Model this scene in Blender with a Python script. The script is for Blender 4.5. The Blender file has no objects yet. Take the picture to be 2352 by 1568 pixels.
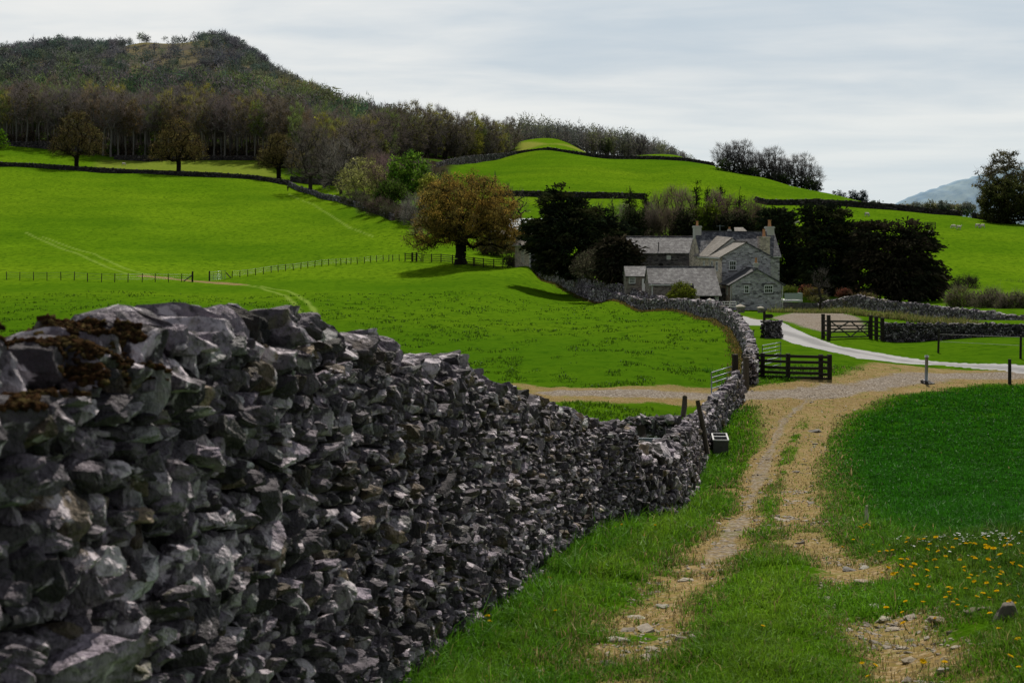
import bpy, math, random
import numpy as np
from mathutils import Vector, Matrix
rng = np.random.default_rng(11)
random.seed(11)
SC = bpy.context.scene
COL = SC.collection
# ---------------------------------------------------------------- camera frame
F = 3266.0; CX = 1176.0; YH = 545.0          # photo columns/rows used for surveying the place
def W(x, y, d):
    return np.array([(x-CX)/F*d, d, -(y-YH)/F*d])
# ---------------------------------------------------------------- noise
def _h(i, j, s):
    n = (i*374761393 + j*668265263 + s*1442695041) & 0xffffffff
    n = ((n ^ (n >> 13))*1274126177) & 0xffffffff
    return ((n ^ (n >> 16)) & 0xffff)/65535.0
def vnoise(x, y, s=0):
    x = np.asarray(x, float); y = np.asarray(y, float)
    i = np.floor(x).astype(np.int64); j = np.floor(y).astype(np.int64)
    u = x-i; v = y-j
    u = u*u*(3-2*u); v = v*v*(3-2*v)
    return (_h(i, j, s)*(1-u)+_h(i+1, j, s)*u)*(1-v)+(_h(i, j+1, s)*(1-u)+_h(i+1, j+1, s)*u)*v
def fbm(x, y, o=4, s=0):
    t = 0; a = .5; n = 0
    for k in range(o):
        t = t+a*vnoise(x*2**k, y*2**k, s+k*17); n += a; a *= .5
    return t/n
def sstep(a, b, x):
    t = np.clip((np.asarray(x, float)-a)/(b-a), 0, 1)
    return t*t*(3-2*t)
# ---------------------------------------------------------------- objects
def tag(o, label=None, cat=None, group=None, kind=None):
    if label: o['label'] = label
    if cat: o['category'] = cat
    if group: o['group'] = group
    if kind: o['kind'] = kind
    return o
def link(name, me, mat=None, parent=None, loc=None):
    o = bpy.data.objects.new(name, me); COL.objects.link(o)
    if mat is not None and me is not None and len(me.materials) == 0: me.materials.append(mat)
    if parent is not None: o.parent = parent
    if loc is not None: o.location = [float(c) for c in loc]
    return o
def empty(name, loc=(0, 0, 0), rz=0.0, label=None, cat=None, group=None):
    o = bpy.data.objects.new(name, None); COL.objects.link(o)
    o.empty_display_size = .2
    o.location = [float(c) for c in loc]; o.rotation_euler = (0, 0, rz)
    return tag(o, label, cat, group)
def kids(o): return [c for c in bpy.data.objects if c.parent == o]
def copy_tree(o, children, loc, rz=0.0, sc=1.0, label=None, group=None):
    r = o.copy(); COL.objects.link(r)
    r.location = [float(c) for c in loc]; r.rotation_euler = (0, 0, rz)
    r.scale = (sc, sc, sc) if np.isscalar(sc) else sc
    if label: r['label'] = label
    if group: r['group'] = group
    for c in children:
        k = c.copy(); COL.objects.link(k); k.parent = r
    return r
def mesh(name, V, Fc, col=None, smooth=False, mat=None):
    """V (n,3); Fc list of int arrays, each (m,k)"""
    V = np.asarray(V, np.float32)
    if isinstance(Fc, np.ndarray): Fc = [Fc]
    Fc = [np.asarray(f, np.int32) for f in Fc if len(f)]
    me = bpy.data.meshes.new(name)
    me.vertices.add(len(V)); me.vertices.foreach_set('co', V.ravel())
    nl = sum(f.size for f in Fc); npoly = sum(len(f) for f in Fc)
    me.loops.add(nl); me.polygons.add(npoly)
    me.loops.foreach_set('vertex_index', np.concatenate([f.ravel() for f in Fc]))
    tot = np.concatenate([np.full(len(f), f.shape[1], np.int32) for f in Fc])
    st = np.concatenate([[0], np.cumsum(tot)[:-1]]).astype(np.int32)
    me.polygons.foreach_set('loop_start', st)
    me.polygons.foreach_set('loop_total', tot)
    me.polygons.foreach_set('use_smooth', np.full(npoly, smooth, bool))
    if col is not None:
        col = np.asarray(col, np.float32)
        if col.shape[1] == 3: col = np.c_[col, np.ones(len(col), np.float32)]
        a = me.attributes.new('col', 'FLOAT_COLOR', 'POINT')
        a.data.foreach_set('color', col.astype(np.float32).ravel())
    me.update(calc_edges=True); me.validate()
    if mat is not None: me.materials.append(mat)
    return me
class MB:
    """collects boxes, bars, polygons into ONE mesh"""
    def __init__(s): s.V = []; s.Q = []; s.P = []; s.n = 0
    def raw(s, V, faces):
        V = np.asarray(V, float)
        for f in faces: s.P.append([i+s.n for i in f])
        s.V.append(V); s.n += len(V); return s
    def poly(s, pts): return s.raw(pts, [list(range(len(pts)))])
    def box(s, x0, x1, y0, y1, z0, z1):
        V = [(x, y, z) for z in (z0, z1) for y in (y0, y1) for x in (x0, x1)]
        return s.raw(V, [(0, 2, 3, 1), (4, 5, 7, 6), (0, 1, 5, 4), (2, 6, 7, 3), (0, 4, 6, 2), (1, 3, 7, 5)])
    def bar(s, a, b, w, h=None, up=(0, 0, 1)):
        h = h or w
        a = np.array(a, float); b = np.array(b, float); d = b-a; d /= np.linalg.norm(d)
        u = np.array(up, float)
        if abs(d@u) > .95: u = np.array([0, 1., 0])
        s1 = np.cross(d, u); s1 /= np.linalg.norm(s1); u = np.cross(s1, d)
        V = [p+s1*i*w/2+u*j*h/2 for p in (a, b) for j in (-1, 1) for i in (-1, 1)]
        return s.raw(V, [(0, 2, 3, 1), (4, 5, 7, 6), (0, 1, 5, 4), (2, 6, 7, 3), (0, 4, 6, 2), (1, 3, 7, 5)])
    def tube(s, pts, r, n=8, cap=True):
        pts = [np.array(p, float) for p in pts]
        if np.isscalar(r): r = [r]*len(pts)
        rings = []
        for i, p in enumerate(pts):
            d = pts[min(i+1, len(pts)-1)]-pts[max(i-1, 0)]; d /= np.linalg.norm(d)
            u = np.array([0, 0, 1.]) if abs(d[2]) < .9 else np.array([0, 1., 0])
            a = np.cross(d, u); a /= np.linalg.norm(a); b = np.cross(a, d)
            rings.append([p+r[i]*(math.cos(t)*a+math.sin(t)*b) for t in np.linspace(0, 2*math.pi, n, endpoint=False)])
        V = [v for R in rings for v in R]; fs = []
        for i in range(len(pts)-1):
            for k in range(n):
                fs.append((i*n+k, i*n+(k+1) % n, (i+1)*n+(k+1) % n, (i+1)*n+k))
        if cap: fs += [tuple(range(n)), tuple(range((len(pts)-1)*n, len(pts)*n))[::-1]]
        return s.raw(V, fs)
    def build(s, name, mat, parent=None, smooth=False, loc=None):
        me = bpy.data.meshes.new(name)
        me.from_pydata([tuple(v) for v in np.concatenate(s.V)], [], s.P); me.update()
        if smooth: me.polygons.foreach_set('use_smooth', np.ones(len(me.polygons), bool))
        return link(name, me, mat, parent, loc)
# ---------------------------------------------------------------- materials
class NT:
    def __init__(s, name):
        s.m = bpy.data.materials.new(name); s.m.use_nodes = True
        s.t = s.m.node_tree; s.t.nodes.clear()
        s.out = s.t.nodes.new('ShaderNodeOutputMaterial')
    def n(s, typ, **kw):
        o = s.t.nodes.new('ShaderNode'+typ)
        for k, v in kw.items(): setattr(o, k, v)
        return o
    def put(s, sock, v):
        if v is None: return
        if hasattr(v, 'is_linked') or isinstance(v, bpy.types.NodeSocket): s.t.links.new(v, sock)
        else:
            if sock.type == 'RGBA' and not np.isscalar(v) and len(v) == 3: v = (*v, 1)
            if sock.type == 'RGBA' and np.isscalar(v): v = (v, v, v, 1)
            sock.default_value = v
    def pos(s): return s.n('NewGeometry').outputs['Position']
    def obj(s): return s.n('TexCoord').outputs['Object']
    def noise(s, vec, scale, detail=3, rough=.55, dist=0):
        o = s.n('TexNoise'); s.put(o.inputs['Vector'], vec); o.inputs['Scale'].default_value = scale
        o.inputs['Detail'].default_value = detail; o.inputs['Roughness'].default_value = rough
        o.inputs['Distortion'].default_value = dist
        return o.outputs['Fac']
    def vor(s, vec, scale, feature='F1', out='Distance'):
        o = s.n('TexVoronoi', feature=feature); s.put(o.inputs['Vector'], vec); o.inputs['Scale'].default_value = scale
        return o.outputs[out]
    def mapr(s, v, a, b, c=0., d=1., clamp=True):
        o = s.n('MapRange', clamp=clamp); s.put(o.inputs[0], v)
        for k, q in zip((1, 2, 3, 4), (a, b, c, d)): s.put(o.inputs[k], q)
        return o.outputs[0]
    def math(s, op, a, b=None):
        o = s.n('Math', operation=op); s.put(o.inputs[0], a)
        if b is not None: s.put(o.inputs[1], b)
        return o.outputs[0]
    def mix(s, f, a, b, mode='MIX'):
        o = s.n('MixRGB', blend_type=mode); s.put(o.inputs[0], f); s.put(o.inputs[1], a); s.put(o.inputs[2], b)
        return o.outputs[0]
    def attr(s, name):
        return s.n('Attribute', attribute_name=name)
    def scale3(s, vec, sc):
        o = s.n('Mapping'); s.put(o.inputs['Vector'], vec); o.inputs['Scale'].default_value = sc
        return o.outputs[0]
    def bump(s, h, strength=.5, dist=.05):
        o = s.n('Bump'); s.put(o.inputs['Height'], h); o.inputs['Strength'].default_value = strength
        o.inputs['Distance'].default_value = dist
        return o.outputs[0]
    def pbr(s, color, rough=.8, normal=None, spec=.25, metal=0):
        o = s.n('BsdfPrincipled'); s.put(o.inputs['Base Color'], color); s.put(o.inputs['Roughness'], rough)
        o.inputs['Specular IOR Level'].default_value = spec; o.inputs['Metallic'].default_value = metal
        if normal is not None: s.put(o.inputs['Normal'], normal)
        return o.outputs[0]
    def leaf(s, color, tr=.45, rough=.6, spec=0.0):
        d = s.n('BsdfDiffuse'); s.put(d.inputs[0], color)
        t = s.n('BsdfTranslucent'); s.put(t.inputs[0], color)
        m = s.n('MixShader'); m.inputs[0].default_value = tr
        s.t.links.new(d.outputs[0], m.inputs[1]); s.t.links.new(t.outputs[0], m.inputs[2])
        if spec:
            g = s.n('BsdfGlossy'); g.inputs['Roughness'].default_value = rough; s.put(g.inputs[0], (.8, .9, .8))
            m2 = s.n('MixShader'); m2.inputs[0].default_value = spec
            s.t.links.new(m.outputs[0], m2.inputs[1]); s.t.links.new(g.outputs[0], m2.inputs[2]); return m2.outputs[0]
        return m.outputs[0]
    def done(s, sh):
        s.t.links.new(sh, s.out.inputs[0]); return s.m
def simple(name, c, rough=.7, var=.25, scale=3, bump=.2, metal=0, spec=.25, bd=.02):
    t = NT(name); p = t.obj()
    n = t.noise(p, scale, 5, .65)
    c = np.array(c)
    col = t.mix(n, tuple(c*(1-var)), tuple(np.minimum(c*(1+var), .95)))
    return t.done(t.pbr(col, rough, t.bump(t.noise(p, scale*5, 3), bump, bd), spec, metal))
# ---------------------------------------------------------------- terrain survey
CP = [  # column, row, depth
 (0,1900,4.2),(600,1900,4.5),(1176,1900,4.9),(1700,1900,5),(2352,1880,4.8),
 (930,1568,7.5),(1240,1310,13.3),(1430,1225,18.5),(1560,1185,23.2),(1615,1035,44),(1720,905,55),
 (1400,1568,7.7),(1760,1568,7.7),(1770,1320,12.6),(1780,1160,25),(1790,1000,45),(1850,920,54),
 (2050,1568,7.6),(2200,1568,7.2),(2352,1568,6.8),(2352,1245,13.2),(2180,1250,13.6),(2060,1290,12.8),(2000,1200,20),
 (2352,1100,32),(2352,900,60),(2000,1000,45),(2180,1000,44),(2100,885,60),
 (1830,877,59),(1715,860,66),(1720,800,80),(1690,760,93),(1640,732,108),(1560,714,128),(1480,712,138),(1400,698,152),
 (1300,662,178),(1240,638,196),(1195,610,212),
 (2352,845,68),(2000,828,71),(1850,790,82),(1800,752,98),(1775,728,112),(1860,726,112),(1980,752,105),
 (2030,785,97),(2352,774,97),(2200,738,120),(2352,735,116),(1982,711,138),(1926,712,142),(1850,713,148),
 (1740,710,140),(1600,708,139),(1500,700,140),(1800,696,152),(1900,690,160),(2050,690,170),
 (1400,690,150),(1300,640,185),(1450,660,160),(1218,611,198),
 # near left field
 (1500,905,55),(1300,905,55),(1000,868,62),(1100,800,78),(1300,780,84),(1500,770,88),(900,790,80),(700,745,95),(400,740,95),(0,760,90),
 (1000,720,108),(700,690,128),(300,690,125),(0,700,120),(1000,670,150),(600,655,185),(450,650,190),(0,644,192),(1000,640,185),(800,628,205),
 (925,602,222),(1059,607,205),(1180,612,205),
 # upper left field
 (300,600,225),(0,600,225),(700,560,260),(400,520,300),(0,520,295),(800,530,280),(900,545,262),(1000,560,250),(1100,570,240),
 (0,440,370),(300,450,365),(600,460,360),
 (0,383,440),(190,393,436),(410,403,430),(650,424,415),(700,453,375),(753,460,358),(798,471,335),(849,485,310),(903,507,283),
 (0,335,500),(250,366,478),(410,382,455),(600,368,475),(480,367,478),(760,400,440),
 (900,370,470),(1000,366,500),(1060,372,520),
 # middle field
 (1180,357,560),(1340,358,545),(1500,366,530),(1640,382,505),(1760,410,470),(1900,445,420),
 (1180,452,345),(1300,454,345),(1450,456,345),(1250,400,430),(1500,420,420),(1700,440,400),
 (1060,440,370),(1000,480,320),(1100,500,300),(1200,520,275),(1400,560,235),(1600,560,220),
 # right field
 (1760,473,375),(1870,471,375),(2050,481,372),(2210,498,368),(2352,520,340),(2000,520,322),(2150,550,290),(2250,520,330),
 (2352,560,285),(2200,600,245),(2352,600,250),(2352,650,205),(2200,640,205),(1900,600,230),(1750,600,215),
 (2300,512,360),
 # yellow field, far wood
 (1190,329,660),(1340,352,600),
 # the wooded hill
 (400,300,560),(0,300,590),(800,330,540),(1000,352,560),
 (0,200,690),(0,128,820),(150,108,830),(330,98,830),(430,98,830),(490,92,828),(545,110,815),(600,150,800),(640,182,785),(720,222,750),
 (330,150,740),(480,165,720),(250,200,670),(600,222,680),(820,272,700),(1000,345,690),(1180,352,690),
 (1300,330,700),(1500,362,650),(1580,372,640),
]
CZ = [ # column, depth, height
 (-800,5,-1.9),(3200,5,-1.8),(-800,60,-4.5),(3200,60,-6.5),(-800,200,-3),(3200,200,-5),(-900,480,28),(3300,380,2),(-900,800,90),
 (0,1200,60),(400,1200,60),(800,1200,40),(1200,1100,25),(1600,1000,12),(1900,700,0),(2100,600,-8),(2352,600,-8),(2900,600,-8),
 (0,3000,10),(1176,3000,0),(2352,3000,-25),(-900,3000,10),(3300,3000,-25),
 (1176,2,-1.62),(0,2,-1.6),(2352,2,-1.6),(1176,1,-1.5),(-800,1,-1.5),(3200,1,-1.5),
 (1640,640,24),(1760,640,10),(1190,850,40),(1340,760,34),
]
_pts = [((x-CX)/F, d, -(y-YH)/F*d) for x, y, d in CP]+[((x-CX)/F, d, z) for x, d, z in CZ]
_pts = np.array(_pts)
_A = np.c_[_pts[:, 0]*6, np.log(_pts[:, 1])]
_w = _pts[:, 2]/(_pts[:, 1]+10)
def _ker(r2): return .5*r2*np.log(r2+1e-12)
_n = len(_A)
_K = _ker(((_A[:, None]-_A[None])**2).sum(-1))+np.eye(_n)*2e-4
_Pm = np.c_[np.ones(_n), _A]
_M = np.block([[_K, _Pm], [_Pm.T, np.zeros((3, 3))]])
_c = np.linalg.solve(_M, np.r_[_w, 0, 0, 0])
def base_z(X, Y):
    X = np.asarray(X, float); Y = np.asarray(Y, float)
    sh = X.shape; X = X.ravel(); Y = np.maximum(Y.ravel(), .6)
    u = np.clip(X/Y, -.62, .66)
    out = np.empty(len(X))
    for i in range(0, len(X), 20000):
        q = np.c_[u[i:i+20000]*6, np.log(Y[i:i+20000])]
        r2 = ((q[:, None]-_A[None])**2).sum(-1)
        out[i:i+20000] = _ker(r2)@_c[:_n]+_c[_n]+q@_c[_n+1:]
    return (out*(Y+10)).reshape(sh)
def relief(X, Y):
    a = sstep(16, 60, Y)
    near = 1-sstep(60, 110, Y)
    z = (fbm(X/14, Y/14, 3, 3)-.5)*.5*a*(1-sstep(500, 900, Y)*.3)
    z = z+(fbm(X/3.2, Y/3.2, 3, 9)-.5)*.16*near
    z = z+(fbm(X/.5, Y/.5, 3, 21)-.5)*.09*near
    return z
def gz(X, Y): return base_z(X, Y)+relief(np.asarray(X, float), np.asarray(Y, float))
def g1(X, Y): return float(gz(np.array([X]), np.array([Y]))[0])
def gp(x, d):
    """ground point at photo column x, depth d"""
    X = (x-CX)/F*d
    return np.array([X, d, g1(X, d)])
def hit(x, y, lo, hi):
    Ys = np.geomspace(lo, hi, 700); X = (x-CX)/F*Ys
    rows = YH-F*base_z(X, Ys)/Ys
    k = np.where((rows[:-1] > y) & (rows[1:] <= y))[0]
    i = k[0] if len(k) else int(np.argmin(abs(rows-y)))
    return np.array([X[i], Ys[i]])
def hits(pl, lo, hi): return np.array([hit(x, y, lo, hi) for x, y in pl])
def pdist(X, Y, pl):
    best = np.full(X.shape, 1e9)
    for a, b in zip(pl[:-1], pl[1:]):
        d = b-a; L = d@d
        t = np.clip(((X-a[0])*d[0]+(Y-a[1])*d[1])/L, 0, 1)
        best = np.minimum(best, np.hypot(X-a[0]-t*d[0], Y-a[1]-t*d[1]))
    return best
def inpoly(X, Y, pl):
    r = np.zeros(X.shape, bool); n = len(pl)
    for i in range(n):
        x1, y1 = pl[i]; x2, y2 = pl[(i+1) % n]
        c = ((y1 > Y) != (y2 > Y)) & (X < (x2-x1)*(Y-y1)/(y2-y1+1e-12)+x1)
        r ^= c
    return r
def spline(pts, n):
    pts = np.array(pts, float); k = len(pts)
    t = np.linspace(0, k-1, n); i = np.clip(t.astype(int), 0, k-2); f = (t-i)[:, None]
    p0 = pts[np.maximum(i-1, 0)]; p1 = pts[i]; p2 = pts[i+1]; p3 = pts[np.minimum(i+2, k-1)]
    return .5*((2*p1)+(-p0+p2)*f+(2*p0-5*p1+4*p2-p3)*f**2+(-p0+3*p1-3*p2+p3)*f**3)
# ---------------------------------------------------------------- ground
def soft(X, Y, pl, e):
    """1 inside polygon, falling to 0 over e metres across its edge"""
    d = pdist(X, Y, np.r_[pl, pl[:1]]); s = np.where(inpoly(X, Y, pl), d, -d)
    return sstep(-e, e, s)
rutL = hits([(1290,1700),(1400,1500),(1490,1410),(1570,1330),(1645,1262),(1702,1180),(1736,1110),(1757,1050),(1780,1000),(1802,955),(1850,920),(1950,903)], 4, 70)
rutR = hits([(2190,1640),(2090,1490),(2020,1385),(1965,1310),(1900,1262),(1838,1205),(1826,1130),(1850,1060),(1872,1000),(1908,950),(1985,918)], 4, 70)
rutC = hits([(1790,1290),(1806,1235),(1822,1180)], 6, 40)
stile_path = hits([(1725,1125),(1660,1122),(1590,1121)], 15, 45)
gravel_line = hits([(1300,904),(1420,905),(1640,907),(1720,909),(1850,904),(1960,892),(2060,877),(2150,864),(2352,857),(2700,856)], 40, 90)
dirt_poly = hits([(1735,915),(1830,888),(1930,868),(2000,832),(2100,840),(2352,852),(2500,852),(2500,866),(2352,868),(2150,886),(2040,915),(1945,955),(1900,1010),(1892,1080),(1905,1150),(1880,1230),(1780,1150),(1690,1140),(1750,1000)], 12, 90)
road_poly = np.r_[hits([(1776,760),(1790,776),(1847,794.5),(1903,811),(1973,824),(2057,832),(2169,838.5),(2352,855),(2600,870)], 55, 125),
                  hits([(2600,846),(2352,839),(2085,822.5),(2001,807),(1931,793),(1884,778),(1833,758),(1791,738)], 60, 125)]
yard_poly = hits([(1770,727),(1828,721),(1931,721),(1975,730),(1990,745),(1985,762),(1889,762),(1845,752),(1795,736)], 90, 150)
lane_wall_xd = [(1722,60),(1726,70),(1716,80),(1692,93),(1645,108),(1565,128),(1480,138),(1395,152),(1300,178),(1240,196),(1192,214)]
lane_wall = np.array([[(x-CX)/F*d, d] for x, d in lane_wall_xd])
lane_line = np.array([[(x-CX)/F*d+2.4, d+1.5] for x, d in lane_wall_xd[3:]]+[[3.2, 232.], [0., 262.], [-14, 300.]])
lane_line = np.r_[[[18.6, 99.5]], lane_line]
pale = [hits(p, 70, 400) for p in (
 [(688,735),(686,708),(657,681),(600,661),(545,653)], [(723,760),(724,718),(702,689),(660,669),(600,657),(545,652)],
 [(60,535),(90,548),(173,581),(263,620),(300,634)], [(95,543),(130,556),(216,584),(288,617),(346,635),(440,646)],
 [(661,444),(720,470),(800,520),(860,545)])]
gate_dirt = hits([(340,637),(440,646.5),(480,650),(545,653.5)], 120, 260)
gravel_in = hits([(1180,884),(1300,904)], 45, 90)
wood_xd = [(-420,530),(-60,512),(0,506),(130,500),(250,484),(480,482),(600,478),(700,455),(770,432),(830,385),(880,345),(930,335),(985,360),(1020,440),(1060,510),(1120,550),(1188,580),(1192,668),(1340,640),(1590,610),(1640,640),(1640,1000),(-420,1000)]
wood_poly = np.array([[(x-CX)/F*d, d] for x, d in wood_xd])
shade_poly = hits([(1905,1010),(1935,965),(2050,920),(2140,892),(2352,872),(2800,870),(2800,1238),(2352,1238),(2060,1250),(1950,1200),(1910,1130)], 8, 80)
yellow_poly = hits([(1190,329),(1260,331),(1340,346),(1360,354),(1180,356)], 520, 700)
strip_poly = hits([(230,366),(480,370),(610,372),(650,412),(410,397),(215,386)], 425, 500)
uu = np.r_[np.linspace(-3.2, -.46, 40)[:-1], np.linspace(-.46, -.38, 12)[:-1], np.linspace(-.38, .38, 640), np.linspace(.38, .46, 12)[1:], np.linspace(.46, 3.2, 40)[1:]]
yy = np.r_[np.geomspace(.8, 5, 26)[:-1], np.geomspace(5, 75, 330)[:-1], np.geomspace(75, 700, 240)[:-1], np.geomspace(700, 1000, 30)[:-1], np.geomspace(1000, 7000, 22)]
GU, GY = np.meshgrid(uu, yy)
GX = GU*GY
GZ = gz(GX, GY)
dL = pdist(GX, GY, rutL); dR = pdist(GX, GY, rutR); dC = pdist(GX, GY, rutC)
nz = fbm(GX/1.3, GY/1.3, 4, 31)-.5
nz2 = fbm(GX/5, GY/5, 3, 37)-.5
nearfade = 1-sstep(62, 75, GY)
rut = np.maximum(np.maximum(1-sstep(.10, .66, dL+nz*.7), (1-sstep(.14, .58, dR+nz*.6))*.95), (1-sstep(.1, .45, dC+nz*.3))*.6)
brk = sstep(14, 24, GY)
rut = rut*(brk+(1-brk)*sstep(-.38, .06, nz2+nz*.8+.06))
dirt = rut*nearfade
midstrip = (1-sstep(.3, .75, np.abs(dL-dR)+nz*.5))*(1-sstep(1.0, 2.0, np.minimum(dL, dR)))*(1-sstep(46, 54, GY))
dirt = np.maximum(dirt, soft(GX, GY, dirt_poly, 1.3)*sstep(-.36, .08, nz+nz2*.9+.13)*(1-.55*midstrip*sstep(-.1, .15, nz2+.05)))
dirt = np.maximum(dirt, (1-sstep(.3, .9, pdist(GX, GY, stile_path)+nz*.4))*.9)
dgl = pdist(GX, GY, gravel_line)
dirt = np.maximum(dirt, (1-sstep(1.6, 3.2, dgl+nz*1.3))*sstep(40, 48, GY)*nearfade)
dirt = np.maximum(dirt, (1-sstep(.3, 1.1, pdist(GX, GY, gravel_in)+nz*.6))*.7)
dirt = np.maximum(dirt, (1-sstep(.8, 2.4, pdist(GX, GY, gate_dirt)+nz)))
gravel = (1-sstep(.5, 1.8, dgl+nz*1.2))
gravel = np.maximum(gravel, (1-sstep(.05, .3, dL+nz*.35))*sstep(11, 17, GY)*nearfade*.62)
gravel = np.maximum(gravel, soft(GX, GY, yard_poly, .8))
yardm = soft(GX, GY, yard_poly, .8)
road = soft(GX, GY, road_poly, .16)
dlane = pdist(GX, GY, lane_line)
road = np.maximum(road, (1-sstep(1.1, 1.5, dlane+nz*.5))*sstep(98, 102, GY))
verge = np.maximum(soft(GX, GY, road_poly, 1.0)*.4, (1-sstep(1.3, 2.6, dlane))*.5*sstep(98, 102, GY))
dirt = np.maximum(dirt, verge)
fore = 1-sstep(9, 19, GY)
dirt = dirt*(1-fore*(1-sstep(-.10, .16, nz+nz2*.7)*.85))
palem = np.zeros_like(GX)
for p in pale: palem = np.maximum(palem, 1-sstep(.06, .40, pdist(GX, GY, p)+(nz+.1)*.3))
road_mid = 1-sstep(.25, .75, pdist(GX, GY, hits([(1783, 758), (1850, 775), (1900, 793), (1960, 808), (2050, 824), (2150, 833), (2352, 847)], 55, 125)))
palem = np.where(road > .5, road_mid, palem)
lush = soft(GX, GY, shade_poly, 1.2)  # mask for shade painted over the meadow as darker green
wood = soft(GX, GY, wood_poly, 3.0)
hill = sstep(630, 670, GY)*(GU < -.05)
dry = np.maximum(soft(GX, GY, yellow_poly, 3), soft(GX, GY, strip_poly, 3)*.55)
farm = soft(GX, GY, np.array([[12., 132], [28, 132], [31, 178], [9, 178]]), 1.5)
# small relief from ruts, banks
GZ = GZ-.06*rut*nearfade-.02*road
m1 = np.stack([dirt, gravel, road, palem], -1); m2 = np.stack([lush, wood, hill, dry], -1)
def ground_material():
    t = NT('ground_cover'); P = t.pos()
    a1 = t.attr('m1'); a2 = t.attr('m2')
    s1 = t.n('SeparateColor'); t.put(s1.inputs[0], a1.outputs['Color'])
    s2 = t.n('SeparateColor'); t.put(s2.inputs[0], a2.outputs['Color'])
    dirt, grav, road, palem = s1.outputs[0], s1.outputs[1], s1.outputs[2], a1.outputs['Alpha']
    lush, wood, hillm, dry = s2.outputs[0], s2.outputs[1], s2.outputs[2], a2.outputs['Alpha']  # lush is the mask of the painted meadow shade
    nf = t.noise(P, 9, 4, .7); nm = t.noise(P, .8, 5, .62); nl = t.noise(P, .06, 4, .6); nl2 = t.noise(P, .018, 3, .5)
    nvf = t.noise(P, 40, 3, .7)
    sepP = t.n('SeparateXYZ'); t.put(sepP.inputs[0], P)
    nearg = t.mapr(sepP.outputs[1], 70, 210)
    g = t.mix(t.mapr(nl, .32, .68), (.084, .172, .005), (.126, .236, .007))
    g = t.mix(t.mapr(nl2, .42, .66), g, (.158, .262, .009))
    g = t.mix(t.mapr(nm, .45, .75, 0, .85), g, (.032, .085, .003))
    g = t.mix(t.mapr(nearg, 0, 1, .62, 0), g, (.026, .078, .003))
    tuft = t.mapr(t.noise(t.scale3(P, (1, .55, 1)), 1.5, 4, .6), .54, .70)
    tuft = t.math('MULTIPLY', tuft, .9)
    g = t.mix(tuft, g, (.014, .048, .002))
    g = t.mix(t.mapr(nf, .3, .75, .0, .5), g, (.03, .085, .003))
    lg = t.mix(t.mapr(nm, .35, .7), (.016, .070, .0025), (.032, .110, .004))  # darker greens carrying the painted meadow shade
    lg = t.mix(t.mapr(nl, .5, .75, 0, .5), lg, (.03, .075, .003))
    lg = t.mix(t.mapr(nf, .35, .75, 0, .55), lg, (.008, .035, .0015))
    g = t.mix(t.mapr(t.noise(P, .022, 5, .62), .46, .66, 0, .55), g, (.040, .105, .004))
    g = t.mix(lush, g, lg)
    dg = t.mix(t.mapr(nm, .4, .65), (.22, .23, .045), (.16, .20, .03))
    g = t.mix(dry, g, dg)
    g = t.mix(t.math('MULTIPLY', palem, .6), g, (.22, .30, .06))
    # woodland floor and open hill
    wf = t.mix(t.mapr(t.noise(P, .05, 4, .6), .5, .62), (.022, .019, .012), (.05, .11, .008))
    wf = t.mix(t.mapr(nm, .4, .7, 0, .6), wf, (.03, .022, .012))
    hb = t.mix(t.mapr(t.noise(P, .05, 5, .6), .42, .6), (.11, .10, .085), (.16, .14, .08))
    hb = t.mix(t.mapr(t.noise(P, .15, 5, .65), .52, .68), hb, (.04, .042, .028))
    hb = t.mix(t.mapr(sepP.outputs[2], 108, 116), hb, (.17, .155, .05))
    g = t.mix(wood, g, wf); g = t.mix(hillm, g, hb)
    # bare earth, dry grass, gravel, road
    e = t.mix(t.mapr(nm, .35, .7), (.21, .145, .055), (.31, .225, .10))
    e = t.mix(t.mapr(t.noise(P, 4, 4, .7), .5, .75, 0, .7), e, (.12, .125, .02))
    e = t.mix(t.mapr(nvf, .3, .75, 0, .6), e, (.10, .07, .03))
    v3 = t.vor(P, 30, 'F1', 'Color'); s3 = t.n('SeparateColor'); t.put(s3.inputs[0], v3)
    e = t.mix(t.mapr(s3.outputs[0], .68, .85, 0, .6), e, (.38, .30, .19))
    e = t.mix(t.mapr(s3.outputs[1], .8, .9, 0, .6), e, (.10, .08, .05))
    e = t.mix(t.mapr(t.noise(P, 1.7, 4, .7), .5, .68, 0, .55), e, (.13, .15, .03))
    ed = t.mapr(t.math('ADD', dirt, t.mapr(nf, .25, .75, -.32, .32)), .38, .66)
    c = t.mix(ed, g, e)
    vd = t.vor(P, 14, 'F1', 'Color'); vs = t.n('SeparateColor'); t.put(vs.inputs[0], vd)
    gc = t.mix(vs.outputs[0], (.20, .17, .14), (.44, .40, .36))
    gc = t.mix(t.mapr(nm, .45, .75, 0, .5), gc, (.24, .18, .10))
    gc = t.mix(t.mapr(t.vor(P, 14), .25, .6, 0, .7), gc, (.09, .07, .05))
    gd = t.mapr(t.math('ADD', grav, t.mapr(nf, .25, .75, -.4, .4)), .40, .75)
    c = t.mix(gd, c, gc)
    rc = t.mix(t.mapr(nl, .3, .7), (.33, .33, .34), (.42, .42, .43))
    rc = t.mix(t.mapr(nf, .3, .8, 0, .35), rc, (.27, .26, .26))
    rc = t.mix(t.math('MULTIPLY', palem, .7), rc, (.20, .20, .205))
    c = t.mix(t.mapr(road, .4, .6), c, rc)
    hgt = t.math('ADD', t.math('MULTIPLY', nf, .6), t.math('MULTIPLY', nm, 1.2))
    b = t.bump(hgt, .55, .12)
    return t.done(t.pbr(c, .95, b, 0))
GM = ground_material()
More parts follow.
